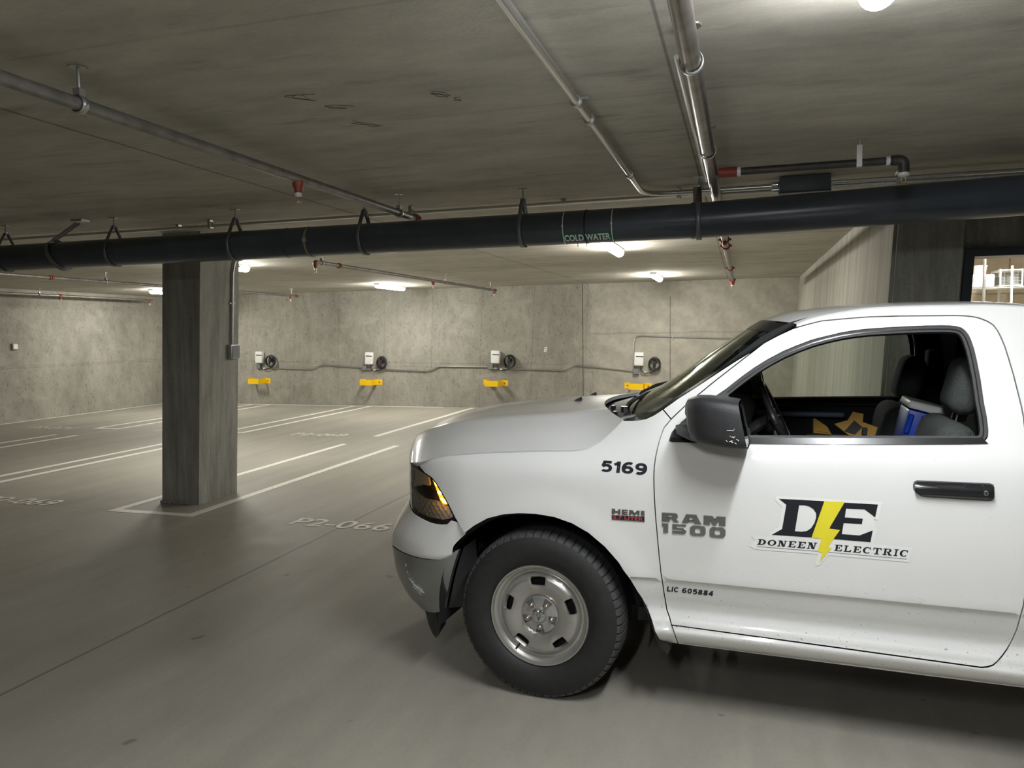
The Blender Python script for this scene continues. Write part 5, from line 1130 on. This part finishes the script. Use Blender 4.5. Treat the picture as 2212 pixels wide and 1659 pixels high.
# ---- door mirror (driver side) and its twin
def door_mirror(s):
    par = [o for o in TRUCK.children if o.name.startswith('door')][0 if s > 0 else 1]
    cx, cz = .815, 1.338; V = []; F = []; nA = 36; rings_ = []
    # sections across x: front nose to the glass rim; superellipse in (y, z)
    for x, yi, yo, z0, z1, p in ((.688, 1.075, 1.09, 1.335, 1.365, 2.2), (.692, 1.045, 1.125, 1.29, 1.405, 2.6), (.705, 1.02, 1.165, 1.265, 1.428, 3.2), (.74, .995, 1.205, 1.252, 1.440, 4), (.80, .985, 1.228, 1.243, 1.440, 4.6), (.86, .982, 1.236, 1.238, 1.434, 5), (.905, .982, 1.236, 1.236, 1.428, 5), (.918, .986, 1.232, 1.240, 1.424, 5)):
        cy, hy, c2, hz = (yi+yo)/2, (yo-yi)/2, (z0+z1)/2, (z1-z0)/2
        rings_.append([(x - .02*(1 if x > .9 else 0)*0 - .018*(q_z)*(1 if x > .75 else .4), cy + hy*q_y, c2 + hz*q_z) for q_y, q_z in [(math.copysign(abs(math.cos(a))**(2/p), math.cos(a)), math.copysign(abs(math.sin(a))**(2/p), math.sin(a))) for a in np.linspace(0, 2*math.pi, nA, endpoint=False)]])
    V = [(x, s*y, z) for r in rings_ for x, y, z in r]; m_ = len(rings_)
    F = [(i*nA+k, i*nA+(k+1) % nA, (i+1)*nA+(k+1) % nA, (i+1)*nA+k) for i in range(m_-1) for k in range(nA)] + [tuple(range(nA))]
    o = tm('door_mirror', V, F, 'black', par, 40)
    rim = [(x-.004, s*((y-1.109)*.93+1.109), (z-1.332)*.93+1.332) for x, y, z in rings_[-1]]; tm('mirror_pane', rim, [tuple(range(nA))], 'mirror', o, None)
    b = TB()      # arm: a broad wing from the sail to the lower front of the housing
    sec = [(.655, .955, 1.250, 1.310, .030), (.672, 1.0, 1.252, 1.318, .032), (.70, 1.06, 1.252, 1.318, .030), (.745, 1.13, 1.252, 1.312, .02)]
    VV = []
    for x, y, z0, z1, w_ in sec: VV += [(x-w_, s*y, z0+.012), (x-w_, s*y, z1-.012), (x, s*(y+.012), z1), (x+w_*1.6, s*y, z1-.006), (x+w_*1.6, s*y, z0+.004), (x, s*(y+.012), z0)]
    FF = [(i*6+k, i*6+(k+1) % 6, (i+1)*6+(k+1) % 6, (i+1)*6+k) for i in range(3) for k in range(6)] + [(0, 1, 2, 3, 4, 5), (18, 19, 20, 21, 22, 23)]
    b.add(VV, FF).obj('mirror_arm', 'black', o, 60)
    if s > 0:
        b = TB(); rs = random.Random(5)
        for i in range(9):
            x = .862 + .035*rs.random(); z = 1.268 + .028*rs.random(); b.tube([(x, 1.2385, z), (x + .012*rs.uniform(-1, 1), 1.2385, z + .008*rs.uniform(-1, 1))], .0012, 4)
        b.tube([(.86, 1.2385, 1.318), (.885, 1.2385, 1.318), (.888, 1.2385, 1.326)], .0009, 4)
        b.obj('scrape_marks', 'sticker', o)['kind'] = 'stuff'
for s in (1, -1): door_mirror(s)

# ---- wheels
def wheel(x, s, label=None):
    e = bpy.data.objects.new('wheel', None); COL.objects.link(e); e.parent = TRUCK; e.location = (x, 0, .391); e.empty_display_size = .1
    if label: e['label'] = label
    prof = [(.232, .955), (.238, .968), (.255, .984), (.285, .996), (.320, 1.0), (.350, .995), (.366, .988), (.372, .985)]
    V = []; F = []; nl = 62; sub = [0, .10, .16, .84, .90]; na = nl*len(sub)
    outer = [(.372, .985), (.378, .983), (.386, .974), (.3915, .960), (.3945, .930), (.396, .90), (.396, .86)]
    for k in range(na):
        l, j = divmod(k, len(sub)); a = 2*math.pi*(l + sub[j])/nl; groove = j in (0, 1) 
        for i, (r, y) in enumerate(outer):
            g = .010 if (groove and 1 <= i <= 5) else 0; V.append(((r-g)*math.cos(a), s*(y - (.004 if g else 0)), (r-g)*math.sin(a)))
    P = len(outer)
    for k in range(na):
        for i in range(P-1): F.append((k*P+i, k*P+i+1, ((k+1) % na)*P+i+1, ((k+1) % na)*P+i))
    b = TB(); b.lathe(prof, 96, 'y'); b.V = [(q, s*w_, z) for q, w_, z in b.V]
    ty = b.obj('tyre', 'rubber', e, 60); tr = tm('tread', V, F, 'tread', ty, 25)
    TB().lathe([(.396, s*.86), (.392, s*.75), (.37, s*.735), (.30, s*.725), (.235, s*.75)], 64, 'y').obj('tyre_inner_wall', 'rubber', ty)
    rim = TB().lathe([(.2385, s*.958), (.2400, s*.970), (.2365, s*.9765), (.2310, s*.9755), (.2275, s*.966), (.2265, s*.958), (.2200, s*.955), (.2140, s*.951), (.2115, s*.945), (.2085, s*.937), (.2000, s*.936), (.1965, s*.938), (.1930, s*.932), (.190, s*.86), (.200, s*.76)], 96, 'y').obj('rim', 'wheel', e, 40)
    dp = pchip_table([(0, .945), (.07, .945), (.088, .946), (.098, .9515), (.112, .9560), (.13, .9610), (.15, .9640), (.166, .9640), (.176, .9610), (.185, .9530), (.192, .943), (.196, .936)])
    hol = []; B0 = 92
    for k in range(5):
        a0 = math.radians(B0 + 72*k); hw, r0, r1 = .0335, .138, .181
        loc = smooth_poly([(-hw*.84, r0), (hw*.84, r0), (hw, r0+.004), (hw*1.13, r1-.006), (hw*1.0, r1), (-hw*1.0, r1), (-hw*1.13, r1-.006), (-hw, r0+.004)], 2)
        hol.append([(u*-math.sin(a0) + v*math.cos(a0), u*math.cos(a0) + v*math.sin(a0)) for u, v in loc])
    fd = lambda p, q: float(np.interp(math.hypot(p, q), *dp)) - .013*max(0, 1 - min((math.hypot(p - .162*math.cos(b_), q - .162*math.sin(b_)) for b_ in [math.radians(B0+72*k) for k in range(5)]))/.046)**1.3
    ring_o = [(.1955*math.cos(t_), .1955*math.sin(t_)) for t_ in np.linspace(0, 2*math.pi, 72, endpoint=False)]
    dsk = panel('disc', ring_o, 'wheel', e, holes=hol, f=fd, side=s, flange=.016, gap=0, hgap=0, dx=.011, zl=list(np.arange(-.195, .196, .0095)), step=.008)
    c = TB().lathe([(0, s*.9695), (.030, s*.9695), (.034, s*.969), (.039, s*.9625), (.06, s*.961), (.080, s*.959), (.0865, s*.9565), (.0880, s*.949)], 48, 'y').obj('centre_cap', 'cap', e, 40)
    TB().lathe([(.0310, s*.9692), (.0322, s*.9712), (.0334, s*.9692)], 40, 'y').obj('emblem_ring', 'chrome', c)
    V = []; F = []
    # horned emblem: two curled horns and a tapering muzzle
    def bl(path, w0):
        pp = spline([(u, v, 0) for u, v in path], 12); L1 = []; L2 = []
        for i in range(12):
            d_ = pp[min(i+1, 11)] - pp[max(i-1, 0)]; nn = np.array([-d_[1], d_[0]])/(np.linalg.norm(d_)+1e-9); w_ = w0*(1 - .55*i/11); L1.append((pp[i][0]+nn[0]*w_, pp[i][1]+nn[1]*w_)); L2.append((pp[i][0]-nn[0]*w_, pp[i][1]-nn[1]*w_))
        k = len(V); n = 12
        V.extend([(u, s*.9700, v) for u, v in L1] + [(u, s*.9700, v) for u, v in L2] + [(u, s*.9735, v) for u, v in [((L1[i][0]+L2[i][0])/2, (L1[i][1]+L2[i][1])/2) for i in range(n)]])
        for i in range(n-1): F.extend([(k+i, k+i+1, k+2*n+i+1, k+2*n+i), (k+2*n+i, k+2*n+i+1, k+n+i+1, k+n+i)])
    for q in (1, -1):
        bl([(q*.002, .016), (q*.012, .021), (q*.022, .015), (q*.022, .003), (q*.014, -.004), (q*.010, .004)], .0058); bl([(q*.005, .014), (q*.006, 0), (q*.004, -.012), (q*.001, -.024)], .0045)
    tm('cap_emblem', V, F, 'chrome', c, 60)
    for k in range(5):
        a0 = math.radians(B0 - 36 + 72*k); px_, pz_ = .062*math.cos(a0), .057*math.sin(a0)
        wv = [(.041, -.20), (.052, -.27), (.0865, -.25), (.0865, .25), (.052, .27), (.041, .20)]
        rec = [(r_*math.cos(a0 + t_), s*.9622 - s*(.0 if r_ < .07 else .0030), r_*math.sin(a0 + t_)) for r_, t_ in wv]
        tm('nut_recess', rec, [(0, 1, 2, 3, 4, 5)], 'jamb', c, None)
        TB().lathe([(0, s*.979), (.006, s*.979), (.0105, s*.975), (.0115, s*.962), (.0135, s*.9615)], 12, 'y', (px_, 0, pz_)).obj('lug_nut', 'nut', c, 30)
    TB().lathe([(0, s*.90), (.19, s*.90), (.19, s*.78)], 40, 'y').obj('brake_drum', 'inner', e)
    a0 = math.radians(236); TB().tube([(.196*math.cos(a0), s*.938, .196*math.sin(a0)), (.204*math.cos(a0), s*.962, .204*math.sin(a0)), (.212*math.cos(a0), s*.968, .212*math.sin(a0))], [.0045, .005, .004], 8).obj('valve_stem', 'cable', e)
    return e
wheel(0, 1, 'front wheel on the driver side'); wheel(0, -1); wheel(3.06, 1); wheel(3.06, -1)

# ---- cab interior
dash = TB(); prof_ = [(.42, 1.24), (.55, 1.30), (.70, 1.32), (.84, 1.285), (.88, 1.22), (.84, 1.05), (.80, .80)]
dash.strip([(x, .84, z) for x, z in prof_], [(x, -.84, z) for x, z in prof_]); ds = dash.obj('dashboard', 'seat', None, 50)
TB().rbox((.66, .24, 1.30), (.86, .56, 1.365), .03, 3).obj('instrument_hood', 'inner', ds)
TB().lathe([(0, .008), (.019, .008), (.022, 0), (0, 0)], 16, 'y', (.945, .70, 1.215)).obj('lamp_knob', 'blackgloss', ds)
TB().rbox((.88, .62, 1.10), (.92, .80, 1.26), .02, 2).obj('lower_panel', 'seat2', ds)
b = TB(); cx, cy, cz, tl = 1.03, .39, 1.27, math.radians(24); Rw = .188
b.tube([(cx - Rw*math.sin(a)*math.sin(tl), cy + Rw*math.cos(a), cz + Rw*math.sin(a)*math.cos(tl)) for a in np.linspace(0, 2*math.pi, 49)], .0165, 10, cap=False); sw = b.obj('steering_wheel', 'blackgloss', None)
TB().rbox((cx-.05, cy-.075, cz-.06), (cx-.01, cy+.075, cz+.055), .02, 3).obj('wheel_hub', 'black', sw); TB().tube([(cx-.04, cy, cz), (.82, cy, 1.16)], .03, 10).obj('steering_column', 'black', sw)
for a in (0, math.pi, -math.pi/2): TB().tube([(cx - .03, cy + .06*math.cos(a), cz + .05*math.sin(a)), (cx - Rw*math.sin(a)*math.sin(tl), cy + Rw*math.cos(a), cz + Rw*math.sin(a)*math.cos(tl))], .013, 8).obj('spoke', 'black', sw)
def seat(y0, y1, label, m, dx=0.0, lift=0.0):
    e = bpy.data.objects.new('seat', None); COL.objects.link(e); e.parent = TRUCK; e['label'] = label
    TB().rbox((1.10, y0, .62), (1.72, y1, .84), .06, 3).obj('cushion', m, e, 60)
    M = Matrix.Translation((1.66+dx, 0, .80+lift)) @ Matrix.Rotation(math.radians(14), 4, 'Y')
    b = TB(); b.rbox((-.075, y0, 0), (.085, y1, .485), .07, 4, M); b.obj('backrest', m, e, 60)
    c_ = (y0+y1)/2; b = TB(); b.rbox((-.045, c_-.145, .515), (.080, c_+.145, .765), .06, 4, M); b.obj('headrest', m, e, 60)
    for d_ in (-.05, .05): p0 = M @ Vector((.02, c_+d_, .44)); p1 = M @ Vector((.02, c_+d_, .60)); TB().tube([p0, p1], .006, 8).obj('headrest_post', 'bright', e)
    return e
sd = seat(.16, .72, 'grey driver seat', 'seat2', -.03, .03); seat(-.74, -.20, 'dark passenger seat', 'seat', -.13, .01)
TB().rbox((1.20, -.19, .62), (1.72, .15, .80), .05, 3).obj('centre_cushion', 'seat', None, 60)
M = Matrix.Translation((1.70, 0, 1.06)) @ Matrix.Rotation(math.radians(14), 4, 'Y'); TB().rbox((-.085, .40, .10), (-.072, .47, .12), .004, 1, M).obj('seat_pull', 'blackgloss', sd)
TB().tube([(1.745, .875, 1.262), (1.745, .870, 1.295)], .005, 8).obj('lock_button', 'black', LD)
TB().rbox((1.80, -.62, 1.48), (1.87, -.50, 1.58), .02, 2).obj('pillar_trim', 'seat', None)
# bed behind the cab (beyond the frame, simplified)
def bed_y(x, z): return side_y(1.9, z) + (.016*max(0, 1 - max(0, math.hypot(x-3.06, z-.391)-.5)/.12) if math.hypot(x-3.06, z-.391) < .62 else 0)
bo = [(2.085, .36)] + [(2.50, .36)] + [(3.06 + .505*math.cos(a), .391 + .49*math.sin(a)) for a in np.linspace(math.radians(184), math.radians(-4), 22)] + [(4.15, .40), (4.17, 1.28), (2.085, 1.28)]
for s in (1, -1): panel('bed_side', bo, 'paint', None, f=lambda x, z: bed_y(x, min(z, 1.24)) - .02*max(0, (z-1.2)/.08), side=s, flange=.05, gap=0)
TB().box((2.08, -.80, .70), (4.15, .80, .74)).obj('bed_floor', 'inner', None, None); TB().rbox((2.075, -.92, .50), (2.10, .92, 1.27), .006, 1).obj('bed_front', 'paint', None); tg = TB().rbox((4.13, -.80, .62), (4.18, .80, 1.28), .01, 2).obj('tailgate', 'paint', None)
TB().rbox((4.15, -.95, .45), (4.27, .95, .60), .02, 2).obj('rear_bumper', 'chrome', None)
for s in (1, -1): TB().rbox((4.08, s*.90-.04, .80), (4.19, s*.90+.08, 1.15), .02, 2).obj('tail_lamp', 'redtxt', None)

# ---- loose things in the cab: they rest there and can be taken out
def cabloc(x, y, z):
    c, s_ = math.cos(YAW), math.sin(YAW); return (-0.83786 + x*c - y*s_, 4.30563 - x*s_ - y*c, z)
co = thing('cooler_box', 'blue cooler with a white lid standing on the middle of the pickup seat', 'cooler', cabloc(1.64, -.03, .87), (0, math.radians(15), -YAW))
def taper(a0, a1, b0, b1, z0, z1): return [(-a0, -b0, z0), (a0, -b0, z0), (a0, b0, z0), (-a0, b0, z0), (-a1, -b1, z1), (a1, -b1, z1), (a1, b1, z1), (-a1, b1, z1)]
BF = [(0, 3, 2, 1), (4, 5, 6, 7), (0, 1, 5, 4), (1, 2, 6, 5), (2, 3, 7, 6), (3, 0, 4, 7)]
def bev(V, F, r, name, m, par):
    bm = bmesh.new(); vs = [bm.verts.new(v) for v in V]; [bm.faces.new([vs[i] for i in f]) for f in F]; bmesh.ops.bevel(bm, geom=list(bm.edges), offset=r, segments=2, affect='EDGES', profile=.5)
    bm.verts.index_update(); o = mk(name, [v.co.copy() for v in bm.verts], [[v.index for v in f.verts] for f in bm.faces], m, par); bm.free(); return o
bev(taper(.10, .122, .125, .15, 0, .42), BF, .012, 'body', 'blue', co); bev(taper(.129, .129, .157, .15, .425, .465), BF, .010, 'lid', 'white', co)
MB().rbox((-.115, -.160, .30), (-.09, -.143, .40), .006, 1).obj('handle_lug', 'blue', co); MB().rbox((-.06, -.159, .385), (.06, -.145, .405), .004, 1).obj('latch', 'blue', co)
for i, (x, y, z, rz, l, shp) in enumerate(((1.235, .02, 1.185, .5, 'small tan leather scrap on the seat console, nearer the steering wheel', [(-.05, -.03), (.05, -.035), (.035, .01), (-.03, .055)]),
        (1.40, .04, 1.20, -.1, 'larger tan and black leather pouch on the seat console, nearer the cooler', [(-.10, .0), (-.03, -.05), (.09, -.05), (.10, .01), (.03, .03), (.03, .075), (-.02, .08), (-.04, .03)]))):
    g = thing('leather_piece', l, 'leather', cabloc(x, y, z), (1.05, .1, rz), group='tan leather pieces in the pickup cab')
    MB().poly(shp, .012).obj('hide', 'orange', g, None)
    if i: MB().poly([(-.05, -.035), (.0, -.045), (.03, .0), (-.01, .03)], .018).obj('pocket', 'cable', g, None); MB().rbox((.03, -.045, .010), (.055, .0, .02), .004, 1).obj('strap', 'cable', g)
    else: MB().poly([(-.035, -.02), (.03, -.026), (.01, .0)], .016).obj('fold', 'orange', g, None)
TB().rbox((1.15, -.16, .80), (1.52, .18, 1.14), .04, 3).obj('console', 'inner', None, 60)
bg = thing('paper_bag', 'crumpled tan paper wedged between the pickup seats', 'paper', cabloc(1.90, .10, 1.31), (.1, .1, .3)); MB().rbox((-.02, -.05, 0), (.02, .05, .14), .012, 1).obj('sheet', mat('tan_paper', (.45, .33, .18), .8), bg)
